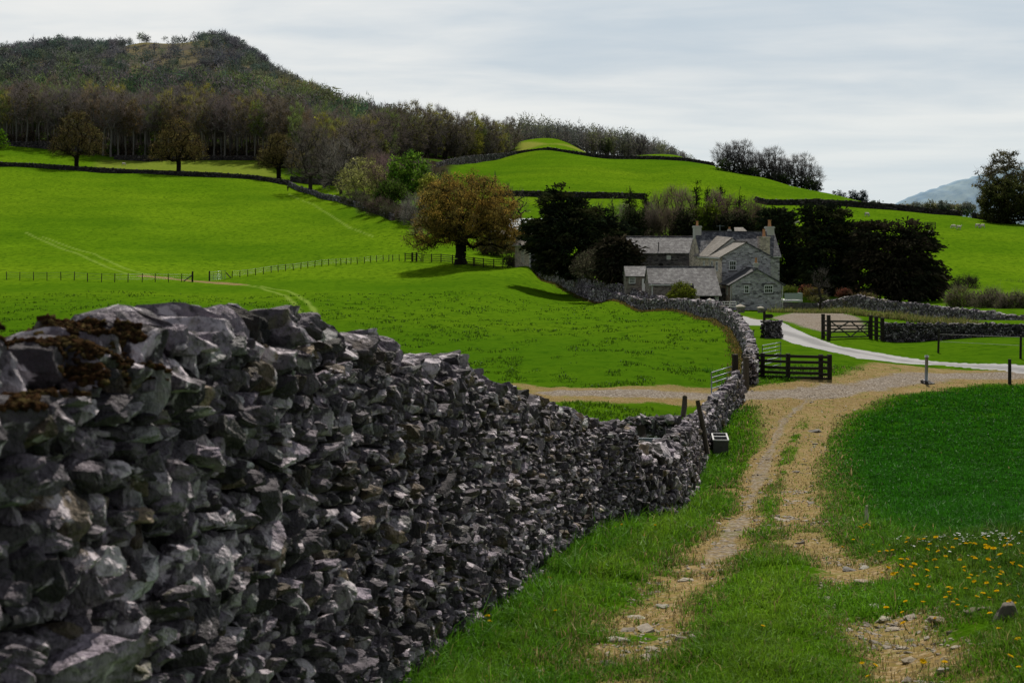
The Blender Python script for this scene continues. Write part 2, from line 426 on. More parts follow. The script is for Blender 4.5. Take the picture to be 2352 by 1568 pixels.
def grid_faces(nr, nc):
    i = np.arange(nr*nc).reshape(nr, nc)
    return np.stack([i[:-1, :-1], i[:-1, 1:], i[1:, 1:], i[1:, :-1]], -1).reshape(-1, 4)
GF = grid_faces(*GX.shape)
GV = np.stack([GX, GY, GZ], -1).reshape(-1, 3)
fm = lambda a: a.ravel()[GF].mean(1)
cls = np.zeros(len(GF), int)
cls[fm(dirt) > .52] = 1; cls[(fm(gravel) > .55) & (fm(GY*1.) > 40)] = 2; cls[fm(yardm) > .5] = 3; cls[fm(road) > .5] = 4
cls[fm(wood) > .5] = 5; cls[fm(hill*1.) > .5] = 6
_names = ['ground', 'dirt_track', 'gravel_track', 'gravel_yard', 'road', 'wood_floor', 'hill']
_labels = ['green pasture sheet rolling from the track to the far fields', 'dry tan farm track with two wheel ruts beside the stone wall', 'pale gravel strip crossing the track through the gap in the wall',
           'grey gravel parking yard in front of the farm cottage', 'pale asphalt lane curving to the farm', 'dark leaf covered floor of the hillside wood', 'brown and yellow grassy hill above the wood']
for k, nm in enumerate(_names):
    f = GF[cls == k]
    if not len(f): continue
    ids, inv = np.unique(f, return_inverse=True)
    me = mesh(nm, GV[ids], inv.reshape(-1, 4), smooth=True, mat=GM)
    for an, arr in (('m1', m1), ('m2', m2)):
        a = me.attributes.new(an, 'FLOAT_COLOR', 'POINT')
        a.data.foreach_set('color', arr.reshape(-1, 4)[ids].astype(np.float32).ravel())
    tag(link(nm, me), _labels[k], None, None, 'structure')
# distant blue hill across the valley
def far_hill():
    xs = np.linspace(1880, 2900, 140); cr = np.interp(xs, [1880,1960,2040,2080,2120,2150,2185,2230,2300,2420,2600,2900], [505,500,478,456,441,432,420,408,390,375,380,420])
    cr = cr-(fbm(xs/9, xs*0, 3, 5)-.5)*7
    rows = []
    for k, f in enumerate(np.linspace(0, 1, 16)):
        Y = 2300+500*f; ztop = -(cr-YH)/F*2800
        prof = math.sin(f*math.pi/2)**1.2
        z = -60+(ztop+60)*prof+(fbm(xs/22+f*3, xs*0+f*6, 4, 8)-.5)*40*f*(1-f)*2
        rows.append(np.stack([(xs-CX)/F*2800, np.full_like(xs, Y), z], -1))
    rows.append(np.stack([(xs-CX)/F*2900, np.full_like(xs, 3100), np.full_like(xs, -80)], -1))
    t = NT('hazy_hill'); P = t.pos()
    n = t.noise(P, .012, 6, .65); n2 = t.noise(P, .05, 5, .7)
    c = t.mix(t.mapr(n, .38, .62), (.19, .28, .38), (.29, .38, .43))  # blue haze mixed into the hill's own colours
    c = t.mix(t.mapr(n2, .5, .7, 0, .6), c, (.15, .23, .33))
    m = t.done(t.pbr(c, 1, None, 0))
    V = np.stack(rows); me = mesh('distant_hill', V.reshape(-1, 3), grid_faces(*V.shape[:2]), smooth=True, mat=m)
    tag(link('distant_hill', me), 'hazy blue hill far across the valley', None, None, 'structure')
far_hill()
# ---------------------------------------------------------------- sky, sun, camera
def world():
    w = bpy.data.worlds.new('World'); SC.world = w; w.use_nodes = True
    t = w.node_tree; t.nodes.clear()
    N = lambda ty, **k: [setattr(o := t.nodes.new('ShaderNode'+ty), a, b) for a, b in k.items()] and o or t.nodes.new('ShaderNode'+ty)
    def L(a, b): t.links.new(a, b)
    sky = t.nodes.new('ShaderNodeTexSky'); sky.sky_type = 'NISHITA'; sky.sun_disc = False
    sky.sun_elevation = math.radians(SUN_EL); sky.sun_rotation = math.radians(SUN_AZ)
    sky.dust_density = 2.0; sky.air_density = 1.0
    bs = t.nodes.new('ShaderNodeBackground'); bs.inputs['Strength'].default_value = .07; L(sky.outputs[0], bs.inputs[0])
    tc = t.nodes.new('ShaderNodeTexCoord')
    sx = t.nodes.new('ShaderNodeSeparateXYZ'); L(tc.outputs['Generated'], sx.inputs[0])
    def M(op, a, b=None, c=None):
        o = t.nodes.new('ShaderNodeMath'); o.operation = op
        for i, v in enumerate((a, b, c)):
            if v is None: continue
            if isinstance(v, (int, float)): o.inputs[i].default_value = v
            else: L(v, o.inputs[i])
        return o.outputs[0]
    def R(v, a, b, c, d):
        o = t.nodes.new('ShaderNodeMapRange'); o.interpolation_type = 'SMOOTHSTEP'; L(v, o.inputs[0])
        for i, q in zip((1, 2, 3, 4), (a, b, c, d)): o.inputs[i].default_value = q
        return o.outputs[0]
    # cloud sheet: direction projected on a high flat layer
    den = M('ADD', M('ABSOLUTE', sx.outputs[2]), .10)
    cx = M('DIVIDE', sx.outputs[0], den); cy = M('DIVIDE', sx.outputs[1], den)
    cv = t.nodes.new('ShaderNodeCombineXYZ'); L(cx, cv.inputs[0]); L(cy, cv.inputs[1])
    def noise(sc, det, loc, dist=0.):
        mp = t.nodes.new('ShaderNodeMapping'); L(cv.outputs[0], mp.inputs[0]); mp.inputs['Location'].default_value = loc
        mp.inputs['Scale'].default_value = (.75, 1.15, 1)
        o = t.nodes.new('ShaderNodeTexNoise'); L(mp.outputs[0], o.inputs['Vector'])
        o.inputs['Scale'].default_value = sc; o.inputs['Detail'].default_value = det; o.inputs['Roughness'].default_value = .52
        o.inputs['Distortion'].default_value = dist
        return o.outputs['Fac']
    n1 = noise(.62, 6, (3.1, 1.2, 0), .5); n2 = noise(1.9, 5, (7.7, 4.1, 0), .3)
    cl = M('ADD', M('MULTIPLY', n1, .62), M('MULTIPLY', n2, .38))
    cmix = t.nodes.new('ShaderNodeMixRGB'); L(R(cl, .32, .66, 0, 1), cmix.inputs[0])
    cmix.inputs[1].default_value = (.55, .635, .71, 1); cmix.inputs[2].default_value = (.90, .90, .875, 1)
    hz = t.nodes.new('ShaderNodeMixRGB'); L(R(sx.outputs[2], .0, .13, .85, 0), hz.inputs[0])
    L(cmix.outputs[0], hz.inputs[1]); hz.inputs[2].default_value = (.70, .785, .825, 1)
    # forward-scattered light: bright round the sun's side, dim behind
    fwd = R(sx.outputs[1], -.7, .8, .44, 1.0)
    up = R(sx.outputs[2], .30, .85, 1.0, .42)
    dim = M('MULTIPLY', fwd, up)
    mul = t.nodes.new('ShaderNodeMixRGB'); mul.blend_type = 'MULTIPLY'; mul.inputs[0].default_value = 1
    L(hz.outputs[0], mul.inputs[1]); L(dim, mul.inputs[2])
    bc = t.nodes.new('ShaderNodeBackground'); L(mul.outputs[0], bc.inputs[0]); bc.inputs['Strength'].default_value = 1.0
    mx = t.nodes.new('ShaderNodeMixShader'); mx.inputs[0].default_value = .90
    L(bs.outputs[0], mx.inputs[1]); L(bc.outputs[0], mx.inputs[2])
    o = t.nodes.new('ShaderNodeOutputWorld'); L(mx.outputs[0], o.inputs[0])
SUN_EL = 48.0; SUN_AZ = 13.0
world()
sd = bpy.data.lights.new('sun', 'SUN'); sd.energy = 4.7; sd.angle = math.radians(.6); sd.color = (1, .93, .82)
so = bpy.data.objects.new('sun', sd); COL.objects.link(so)
_el, _az = math.radians(SUN_EL), math.radians(SUN_AZ)
_s = Vector((math.cos(_el)*math.sin(_az), math.cos(_el)*math.cos(_az), math.sin(_el)))
so.rotation_euler = _s.to_track_quat('Z', 'Y').to_euler()
so.location = _s*300
cd = bpy.data.cameras.new('camera'); co = bpy.data.objects.new('camera', cd); COL.objects.link(co)
cd.sensor_width = 36; cd.lens = 36*F/2352; cd.clip_end = 12000; cd.clip_start = .1
cd.shift_y = -(784-YH)/2352
co.location = (0, 0, 0); co.rotation_euler = (math.pi/2, 0, 0)
cd.dof.use_dof = True; cd.dof.focus_distance = 45; cd.dof.aperture_fstop = 7.5
SC.camera = co
SC.view_settings.view_transform = 'Standard'; SC.view_settings.look = 'None'; SC.view_settings.exposure = 0
SC.cycles.max_bounces = 6; SC.cycles.diffuse_bounces = 3; SC.cycles.transparent_max_bounces = 4
SC.cycles.use_denoising = True
# ---------------------------------------------------------------- dry stone walls
def cube_grid(n):
    """unit cube surface, n cells per edge, shared vertices"""
    key = {}; V = []; Q = []
    def vid(p):
        k = tuple(p)
        if k not in key: key[k] = len(V); V.append([2*c/n-1 for c in p])
        return key[k]
    for ax in range(3):
        for side in (0, n):
            for i in range(n):
                for j in range(n):
                    c = []
                    for di, dj in ((0, 0), (1, 0), (1, 1), (0, 1)):
                        p = [0, 0, 0]; p[ax] = side; p[(ax+1) % 3] = i+di; p[(ax+2) % 3] = j+dj
                        c.append(vid(p))
                    Q.append(c if side else c[::-1])
    return np.array(V), np.array(Q)
def stone_lib(n, count, seed):
    r = np.random.default_rng(seed); V0, Q = cube_grid(n); out = []
    for k in range(count):
        V = V0.copy()
        S = V/np.linalg.norm(V, axis=1, keepdims=True)*1.12
        V = V*.80+S*.20
        V = V*(1+.10*np.sin(V[:, [1, 2, 0]]*r.uniform(1, 2.6, 3)+r.uniform(0, 6, 3)))
        V[:, 0] += r.uniform(-.25, .25)*V[:, 2]; V[:, 2] += r.uniform(-.2, .2)*V[:, 0]
        for q in range(12 if n > 2 else 4):
            d = r.normal(size=3); d[1] *= .9; d /= np.linalg.norm(d)
            o = r.uniform(.62, 1.05)
            h = V@d-o; V -= np.maximum(h, 0)[:, None]*d
        if n > 3:
            for f, a in ((3., .07), (6., .05), (11., .03)):
                ph = r.uniform(0, 6, (3, 3))
                V = V+a*np.stack([np.sin(f*V[:, 1]+ph[0, 0])*np.sin(f*V[:, 2]+ph[0, 1]), np.sin(f*V[:, 0]+ph[1, 0])*np.sin(f*V[:, 2]+ph[1, 1]), np.sin(f*V[:, 0]+ph[2, 0])*np.sin(f*V[:, 1]+ph[2, 1])], -1)
        out.append(V)
    return out, Q
LIB = {n: stone_lib(n, c, 50+n) for n, c in ((1, 12), (2, 16), (3, 22), (5, 26), (7, 26), (9, 20))}
def rotm(ax, ay, az):
    cx, sx, cy, sy, cz, sz = math.cos(ax), math.sin(ax), math.cos(ay), math.sin(ay), math.cos(az), math.sin(az)
    return np.array([[cz*cy, cz*sy*sx-sz*cx, cz*sy*cx+sz*sx], [sz*cy, sz*sy*sx+cz*cx, sz*sy*cx-cz*sx], [-sy, cy*sx, cy*cx]])
class Stones:
    def __init__(s): s.V = []; s.F = []; s.C = []; s.n = 0
    def add(s, n, c, dims, R, col):
        lib, Q = LIB[n]; V = lib[rng.integers(len(lib))]
        fl = rng.choice([-1, 1], 3); 
        V = V*fl; q = Q if fl.prod() > 0 else Q[:, ::-1]
        V = (V*np.array(dims))@R.T+c
        s.V.append(V); s.F.append(q+s.n); s.n += len(V)
        s.C.append(np.broadcast_to(col, (len(V), 3)))
    def raw(s, V, Q, col):
        V = np.asarray(V, float); s.V.append(V); s.F.append(np.asarray(Q)+s.n); s.n += len(V); s.C.append(np.broadcast_to(col, (len(V), 3)))
    def mesh(s, name, mat, smooth=False):
        return mesh(name, np.concatenate(s.V), np.concatenate(s.F), np.concatenate(s.C), smooth, mat)
def stone_col(kind='limestone'):
    r = rng.random(); v = rng.lognormal(0, .55)
    if r < .70: c = np.array([.108, .092, .112])*v
    elif r < .80: c = np.array([.11, .085, .062])*v
    elif r < .86: c = np.array([.24, .235, .24])*v
    elif r < .95: c = np.array([.43, .39, .43])  # share of pale stones raised to paint wall highlights
    else: c = np.array([.05, .047, .045])*v
    return np.clip(c, .015, .5)
def stone_material(name, fine=1.0, lichen=True, warm=0.):
    t = NT(name); P = t.pos(); a = t.attr('col')
    n1 = t.noise(P, 9*fine, 5, .7); n2 = t.noise(P, 30*fine, 4, .7); n3 = t.noise(P, 3.2*fine, 4, .6)
    c = t.mix(t.mapr(n1, .3, .7), t.mix(1, a.outputs['Color'], (.55, .55, .58), 'MULTIPLY'), t.mix(1, a.outputs['Color'], (1.45, 1.45, 1.42), 'MULTIPLY'))
    c = t.mix(t.mapr(n2, .50, .68, 0, .85), c, (.022, .022, .024))
    c = t.mix(t.mapr(n3, .52, .66, 0, .65), c, (.035, .034, .037))
    if lichen:
        l = t.mapr(t.noise(P, 7*fine, 5, .62, .6), .570, .620)
        c = t.mix(t.math('MULTIPLY', l, .9), c, (.57, .51, .56))  # pale lichen, spread wider to paint the wall's highlights too
        l2 = t.mapr(t.noise(P, 2.4*fine, 4, .7), .60, .72, 0, .7)
        c = t.mix(l2, c, (.085, .06, .035))
        l3 = t.mapr(t.noise(P, 4.1*fine, 3, .6, .4), .64, .72, 0, .55)
        c = t.mix(l3, c, (.17, .165, .08))
    if warm: c = t.mix(warm, c, (.30, .22, .13), 'MIX')
    h = t.math('ADD', t.math('MULTIPLY', n1, .7), t.math('MULTIPLY', n2, .5))
    Pv = t.scale3(P, (1.0, 1.0, .32))
    h = t.math('ADD', h, t.math('MULTIPLY', t.noise(Pv, 24*fine, 4, .65), .8))
    return t.done(t.pbr(c, .82, t.bump(h, 1.0, .035/fine), .3))
M_STONE = stone_material('limestone_blocks', 1.0)
M_STONE_FAR = stone_material('limestone_rubble', .35, False)
def far_col(): return stone_col()*np.array([.30, .28, .27])  # stones darkened to paint the shaded faces of far walls
def wall_run(name, pts, tops, bases, thick, sizes, lods, label, mat, both=True, smooth=False, cope=1.0, batter=.09, front=1, core_col=(.006, .0055, .0055), col_fn=stone_col, loosen=1.0, group=None, end_caps=True, cope_lod=None):
    """a rubble wall along a plan polyline. tops/bases: heights at pts. front=+1: face on the right hand of the run"""
    pts = np.array(pts, float); seg = np.linalg.norm(np.diff(pts, axis=0), axis=1); S = np.r_[0, np.cumsum(seg)]
    L = S[-1]; st = Stones()
    def at(s):
        i = min(max(int(np.searchsorted(S, s, 'right'))-1, 0), len(seg)-1); f = (s-S[i])/seg[i]
        p = pts[i]*(1-f)+pts[i+1]*f; d = (pts[i+1]-pts[i])/seg[i]
        return p, d, np.interp(s, S, tops), np.interp(s, S, bases)
    def size(s): return np.interp(s, [q[0] for q in sizes], [q[1] for q in sizes])
    def lod(s):
        for q, n in lods:
            if s <= q: return n
        return lods[-1][1]
    # hearting core, near-black to paint the shade in the gaps
    ss = np.linspace(0, L, max(2, int(L/.35))); rows = []
    for s in ss:
        p, d, zt, zb = at(s); nrm = np.array([d[1], -d[0]])
        hw0 = thick/2-.125; hw1 = max(thick/2-.125-batter*(zt-zb), .04)
        zt = zt-.05*cope*min(1, .2/size(s)*.6)
        rows.append([[*(p+nrm*hw0), zb-.3], [*(p+nrm*hw1), zt], [*(p-nrm*hw1), zt], [*(p-nrm*hw0), zb-.3]])
    rows = np.array(rows); st.raw(rows.reshape(-1, 3), grid_faces(len(ss), 4), core_col)
    st.raw(rows[0], [[0, 1, 2, 3]], core_col); st.raw(rows[-1], [[3, 2, 1, 0]], core_col)
    ztmax = max(np.array(tops)-np.array(bases))
    for sgn in ((1, -1) if both else (front,)):
        face_lod = 0 if sgn == front else -1
        h = -.12
        while h < ztmax+.1:
            k = size(0); rh = .62*rng.uniform(.6, 1.35)
            s = -rng.uniform(0, .2); ph = rng.uniform(0, 50)
            minsz = min(q[1] for q in sizes)
            while s < L+.02:
                sz = size(s)
                rhs = sz*rh*rng.uniform(.8, 1.25)
                w = sz*rng.lognormal(0, .36)*1.05
                sm = min(max(s+w/2, 0), L)
                p, d, zt, zb = at(sm); nrm = np.array([d[1], -d[0]])*sgn
                zc = zb+h*(sz/minsz if False else 1)+(vnoise(s*1.1+ph, h*2, 4)-.5)*sz*.55+rhs/2
                if zc < zt-.055*cope and zc+rhs*.4 < zt+.03:
                    hw = thick/2-batter*(zc-zb)
                    dep = rng.uniform(.055, .09)*max(1, sz/.2)
                    big = rng.random() < .10
                    dims = np.array([w/2*1.02, dep, rhs/2*1.06])*(rng.uniform(1.25, 1.65) if big else rng.uniform(.74, 1.0))
                    if rng.random() < .16: dims[2] *= 1.5; dims[0] *= .8
                    off = hw-dep*.62+rng.normal(0, .021)*loosen-(.045 if rng.random() < .18 else 0)
                    c = np.array([*(p+nrm*off), zc])
                    az = math.atan2(d[1], d[0])+(0 if sgn > 0 else math.pi)
                    R = rotm(rng.normal(0, .13)*loosen, rng.normal(0, .15)*loosen, az+rng.normal(0, .16)*loosen)
                    nl = lod(sm)
                    if face_lod < 0: nl = min(nl, 2)
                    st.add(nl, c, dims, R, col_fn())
                s += w*.93
            h += minsz*.8*rh
    # cope stones
    s = 0.0
    while s < L:
        sz = size(s)*cope; w = sz*rng.uniform(.55, 1.5); sm = min(s+w/2, L)
        p, d, zt, zb = at(sm); hgt = sz*rng.uniform(.75, 1.25)
        tw = max(thick/2-batter*(zt-zb), .1)
        nl = max(lod(sm), 2) if cope_lod is None else cope_lod
        up = rng.random() < .45
        dims = (w/2*1.1, tw*rng.uniform(.75, 1.12), hgt/2*1.15)
        R = rotm(rng.normal(0, .14), rng.normal(0, .22 if up else .12), math.atan2(d[1], d[0])+rng.normal(0, .18))
        nrm = np.array([d[1], -d[0]])
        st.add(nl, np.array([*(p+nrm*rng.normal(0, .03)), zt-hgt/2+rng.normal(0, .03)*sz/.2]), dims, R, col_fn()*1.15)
        s += w*.9
    o = link(name, st.mesh(name, mat, smooth))
    tag(o, label, 'stone wall', group, 'thing')
    return o
def xz(rows):  # (column, depth, top row) -> plan points, top z
    return [((x-CX)/F*d, d) for x, d, _ in rows], [-(y-YH)/F*d for _, d, y in rows]
# the near wall
_plan = np.array([(-1.62, .6), (-1.17, 3.25), (-.565, 7.5), (.26, 13.3), (1.10, 18.3), (2.75, 23.3), (4.25, 33.), (6.0, 44.), (8.75, 53.5)])
_pl = np.r_[0, np.cumsum(np.linalg.norm(np.diff(_plan, axis=0), axis=1))]
_nrm = np.gradient(_plan, axis=0); _nrm /= np.linalg.norm(_nrm, axis=1, keepdims=True)
_plan = _plan+np.stack([-_nrm[:, 1], _nrm[:, 0]], -1)*.26
def on_plan(Y):
    return np.array([np.interp(Y, _plan[:, 1], _plan[:, 0]), Y])
def sil(rows, drop=.03):
    """skyline of the wall: photo column,row -> (depth, height) on the wall's centre line"""
    Ys = np.linspace(.7, 53.4, 6000); Xs = np.interp(Ys, _plan[:, 1], _plan[:, 0]); cols = CX+F*Xs/Ys; out = []
    for x, y in rows:
        k = int(np.argmin(abs(cols-x))); out.append((float(Ys[k]), -(y-YH)/F*float(Ys[k])-drop))
    return out
_near = sil([(0,770),(50,760),(80,730),(150,708),(250,702),(330,694),(430,692),(500,708),(560,702),(640,722),(700,740),(740,755),(800,770),(870,800),(900,820),(960,815),(1025,812),(1060,850),(1150,890),(1200,905),(1250,922),(1300,940),(1330,960),(1380,968),(1430,972)])
_near = [(.6, -.02), (2.4, -.20)]+[q for q in _near if q[0] > 2.5]
_low = sil([(1434,1005),(1450,1020),(1480,1034),(1510,1028),(1540,1014)])
_mid = sil([(1548,992),(1570,968),(1600,950),(1630,920),(1660,892),(1690,862),(1702,850)])
_mid = _mid+[(53.4, _mid[-1][1]-.05)] if _mid[-1][0] < 53 else _mid
def run(lst):
    P = [on_plan(Y) for Y, z in lst]; P = np.array(P)
    return P, [z for _, z in lst], base_z(P[:, 0]+.32, P[:, 1])-.02
P_, T_, B_ = run(_near)
LB = lambda o, c: tag(o, c)
wall_run('dry_stone_wall', P_, T_, B_, .62, [(0, .112), (3.6, .106), (6.5, .084), (25, .098)], [(7, 7), (12, 5), (24, 3)], 'long dark grey dry stone wall filling the left foreground', M_STONE, smooth=False, cope=1.55, batter=.08, loosen=1.15, cope_lod=9)
P_, T_, B_ = run(_low)
wall_run('dry_stone_wall', P_, T_, B_, .62, [(0, .2), (25, .2)], [(30, 5)], 'low rubble gap of large lichened boulders between the foreground wall and the next stretch', M_STONE, cope=2.0, batter=.06, cope_lod=9)
P_, T_, B_ = run(_mid)
wall_run('dry_stone_wall', P_, T_, B_, .6, [(0, .17), (12, .18), (32, .2)], [(12, 5), (40, 3)], 'stone wall stretch behind the water trough, running to the galvanised gate', M_STONE, cope=1.5)
# pen wall across the field side, dark face
pw = [((1415-CX)/F*31, 31.0), ((1480-CX)/F*30, 30.), ((1545-CX)/F*29.2, 29.2)]
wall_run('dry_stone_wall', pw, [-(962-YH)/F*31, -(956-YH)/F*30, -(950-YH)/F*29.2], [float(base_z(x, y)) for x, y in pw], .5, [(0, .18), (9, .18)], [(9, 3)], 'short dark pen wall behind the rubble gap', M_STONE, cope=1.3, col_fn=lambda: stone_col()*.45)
# end pier and lane wall
lw = [((1722-CX)/F*58.2, 58.2)]+[tuple(p) for p in lane_wall[0:]]
lw = np.array(lw)
tops = [-(825-YH)/F*58.2, -(818-YH)/F*60, -(802-YH)/F*70, -(762-YH)/F*80, -(722-YH)/F*93, -(694-YH)/F*108, -(689-YH)/F*128, -(691-YH)/F*138, -(671-YH)/F*152, -(643-YH)/F*178, -(622-YH)/F*196, -(598-YH)/F*214]
bz = base_z(lw[:, 0]-.3, lw[:, 1])
tops = [max(t, b+1.05) for t, b in zip(tops, bz)]
i0 = 6
wall_run('dry_stone_wall', lw[:i0], tops[:i0], bz[:i0], .62, [(0, .22), (60, .25)], [(22, 3), (60, 2)], 'weathered field wall curving from the gateway pier toward the farm', M_STONE, front=-1, cope=1.5)
wall_run('dry_stone_wall', lw[i0-1:], tops[i0-1:], bz[i0-1:], .6, [(0, .27), (130, .33)], [(200, 2)], 'grey lane wall climbing along the field edge to the big copper tree', M_STONE, front=-1, cope=1.4)
# inner lane wall by the farm
il = [(1232, 205, 592), (1262, 192, 604), (1292, 180, 618), (1335, 168, 634), (1385, 156, 649), (1440, 148, 657), (1475, 143, 672), (1500, 139.5, 685), (1528, 136, 693)]
P_, T_ = xz(il); b_ = base_z(*np.array(P_).T)
T_ = [max(t, b+1.0) for t, b in zip(T_, b_)]
wall_run('dry_stone_wall', P_, T_, b_, .6, [(0, .33), (80, .27)], [(200, 2)], 'tan sunlit inner lane wall under the big dark yew', M_STONE, front=1, cope=1.3)
# wall stub by the road mouth
_sb = [hit(1756, 777, 60, 130), hit(1789, 776, 60, 130)]
_sz = [float(base_z(*p)) for p in _sb]
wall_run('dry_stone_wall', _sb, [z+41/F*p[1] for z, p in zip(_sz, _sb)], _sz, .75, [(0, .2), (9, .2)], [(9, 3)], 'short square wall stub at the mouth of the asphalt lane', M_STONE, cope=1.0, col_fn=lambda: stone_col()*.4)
# right hand walls
r1 = [(1836, 152, 708), (1880, 148, 698), (1917, 144, 688), (1950, 141, 681), (1973, 139, 676), (2007, 136, 686), (2057, 132, 693), (2141, 127, 701), (2211, 123, 710), (2281, 119, 716), (2352, 115, 727), (2560, 107, 745)]
P_, T_ = xz(r1); b_ = base_z(*np.array(P_).T)
b_ = np.minimum(b_, np.array(T_)-.3)
wall_run('dry_stone_wall', P_, T_, b_, .6, [(0, .27), (80, .22)], [(200, 2)], 'rubble wall rising to a hump between the gravel yard and the dark yews', M_STONE, front=1, cope=1.4)
r2 = [(2027, 97.5, 741), (2141, 98, 743), (2250, 97.5, 743), (2352, 97, 744), (2560, 96, 746)]
P_, T_ = xz(r2); b_ = base_z(*np.array(P_).T)
wall_run('dry_stone_wall', P_, T_, b_, .6, [(0, .21), (80, .21)], [(200, 2)], 'straight shaded wall right of the wooden five-bar gate', M_STONE, front=1, cope=1.2, col_fn=lambda: stone_col()*.42)  # stone colours darkened to paint this wall's shaded face
# far field walls
def far_wall(rows, label, hmin=1.2, size=.5, fn=far_col):
    P_, T_ = xz(rows); b_ = base_z(*np.array(P_).T)
    T_ = [max(t, b+hmin) for t, b in zip(T_, b_)]
    return wall_run('dry_stone_wall', P_, T_, b_, .7, [(0, size), (600, size)], [(900, 1)], label, M_STONE_FAR, cope=1.1, cope_lod=1, loosen=.8, col_fn=fn)
far_wall([(-160,452,360),(0,440,372),(95,438,377),(190,436,383),(300,433,389),(410,430,394),(500,426,399),(580,421,405),(663,414,415)], 'long dark field wall under the three brown oaks', 1.35)
far_wall([(663,414,416),(671,408,427),(688,395,440),(717,383,446),(741,366,448),(777,350,454),(798,337,460),(849,311,473),(903,284,495)], 'blue-grey wall descending the field edge past the bare trees', fn=lambda: stone_col()*np.array([.85, .87, .98]))
far_wall([(668,424,414),(700,418,422),(740,410,430),(790,398,440),(840,385,452)], 'dark wall on the upper side of the farm lane among the bare trees', 1.6)
far_wall([(-140,515,330),(0,503,326),(60,500,326),(129,494,325),(215,484,352)], 'dark wall along the left edge of the wood', 1.4)
far_wall([(263,478,358),(344,470,358),(420,474,359),(476,476,361),(592,474,367),(640,468,374)], 'dark wood boundary wall behind the middle oak', 1.5)
far_wall([(1000,455,375),(1030,480,366),(1070,505,359),(1110,532,355),(1160,555,351),(1186,562,350)], 'pale curving wall where the wood meets the bright upper field', 1.3, fn=lambda: stone_col()*.7)
far_wall([(1186,562,352),(1260,556,357),(1340,545,358),(1420,538,361),(1500,530,366),(1570,517,372),(1640,506,380)], 'thin dark wall along the crest of the upper field', 1.3)
far_wall([(1150,348,447),(1200,346,447),(1300,345,449),(1400,345,451),(1480,346,453)], 'dark wall along the foot of the upper field behind the yew', 1.4)
far_wall([(1735,380,468),(1760,378,463),(1800,377,460),(1870,375,457),(1950,373,461),(2050,371,468),(2130,369,481),(2208,367,489)], 'dark curved wall across the crest of the sheep field', 1.5)
far_wall([(2232,366,491),(2260,365,494),(2282,364,497)], 'short dark wall piece right of the field gap beside the tall trees', 1.4)
# ---------------------------------------------------------------- building materials
def masonry(name, c1, c2, mortar, sc=(1, 1, 2.2), s=2.6, dark=.3):
    t = NT(name); P = t.obj(); Q = t.scale3(P, sc)
    v = t.n('TexVoronoi', feature='F1'); t.put(v.inputs['Vector'], Q); v.inputs['Scale'].default_value = s; v.inputs['Randomness'].default_value = .9
    e = t.n('TexVoronoi', feature='DISTANCE_TO_EDGE'); t.put(e.inputs['Vector'], Q); e.inputs['Scale'].default_value = s; e.inputs['Randomness'].default_value = .9
    sp = t.n('SeparateColor'); t.put(sp.inputs[0], v.outputs['Color'])
    c = t.mix(t.mapr(sp.outputs[0], .05, .95), c1, c2)
    c = t.mix(t.mapr(sp.outputs[1], .78, .84, 0, dark*2.4), c, (.035, .035, .04))
    c = t.mix(t.mapr(t.noise(P, 6, 5, .7), .35, .75, 0, .5), c, tuple(np.array(c1)*.5))
    c = t.mix(t.mapr(e.outputs[0], .01, .07, .75, 0), c, mortar)
    c = t.mix(t.mapr(t.noise(P, .5, 4, .6), .5, .8, 0, .5), c, tuple(np.array(c1)*.65))
    h = t.math('ADD', t.mapr(e.outputs[0], 0, .12), t.math('MULTIPLY', t.noise(P, 12, 4, .7), .5))
    return t.done(t.pbr(c, .9, t.bump(h, .9, .06), .15))
M_WALLG = masonry('grey_rubble_masonry', (.36, .35, .39), (.70, .69, .74), (.60, .58, .60))
M_WALLSUN = masonry('sunlit_tan_masonry', (.55, .46, .38), (.86, .74, .62), (.82, .72, .60), dark=.2)  # lighter tan, sunlight on the side walls put into the colour
M_WALLD = masonry('dark_rubble_masonry', (.11, .10, .11), (.25, .23, .23), (.19, .175, .17))
M_WALLM = masonry('brown_rubble_masonry', (.20, .17, .155), (.40, .35, .32), (.34, .29, .27))
def slate(name, c1, c2, lichen, ax=0):
    t = NT(name); P = t.obj()
    # rows of slates follow height; joints shifted row by row
    sp = t.n('SeparateXYZ'); t.put(sp.inputs[0], P)
    z = sp.outputs[2]; row = t.math('FLOOR', t.math('MULTIPLY', z, 5.2)); fr = t.math('FRACT', t.math('MULTIPLY', z, 5.2))
    xx = t.math('ADD', sp.outputs[ax], t.math('MULTIPLY', row, .37))
    cell = t.math('FLOOR', t.math('MULTIPLY', xx, 3.1)); fx = t.math('FRACT', t.math('MULTIPLY', xx, 3.1))
    cv = t.n('CombineXYZ'); t.put(cv.inputs[0], cell); t.put(cv.inputs[1], row)
    wn = t.n('TexWhiteNoise'); t.put(wn.inputs['Vector'], cv.outputs[0])
    c = t.mix(wn.outputs['Value'], c1, c2)
    c = t.mix(t.mapr(t.noise(P, 2.4, 6, .75), .48, .60, 0, .9), c, lichen)
    c = t.mix(t.mapr(t.noise(P, .45, 4, .6), .46, .7, 0, .6), c, tuple(np.array(c1)*.6))
    c = t.mix(t.mapr(fr, 0, .16, .8, 0), c, (.02, .02, .024))
    c = t.mix(t.mapr(fx, 0, .05, .5, 0), c, (.03, .03, .034))
    h = t.math('ADD', t.math('MULTIPLY', fr, -.6), t.math('MULTIPLY', wn.outputs['Value'], .3))
    h = t.math('ADD', h, t.math('MULTIPLY', t.noise(P, 9, 4, .7), .5))
    return t.done(t.pbr(c, .75, t.bump(h, .8, .04), .2))
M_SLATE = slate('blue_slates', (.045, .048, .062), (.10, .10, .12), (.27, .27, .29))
M_SLATEL = slate('lichened_slates', (.052, .050, .060), (.12, .118, .13), (.27, .27, .275))
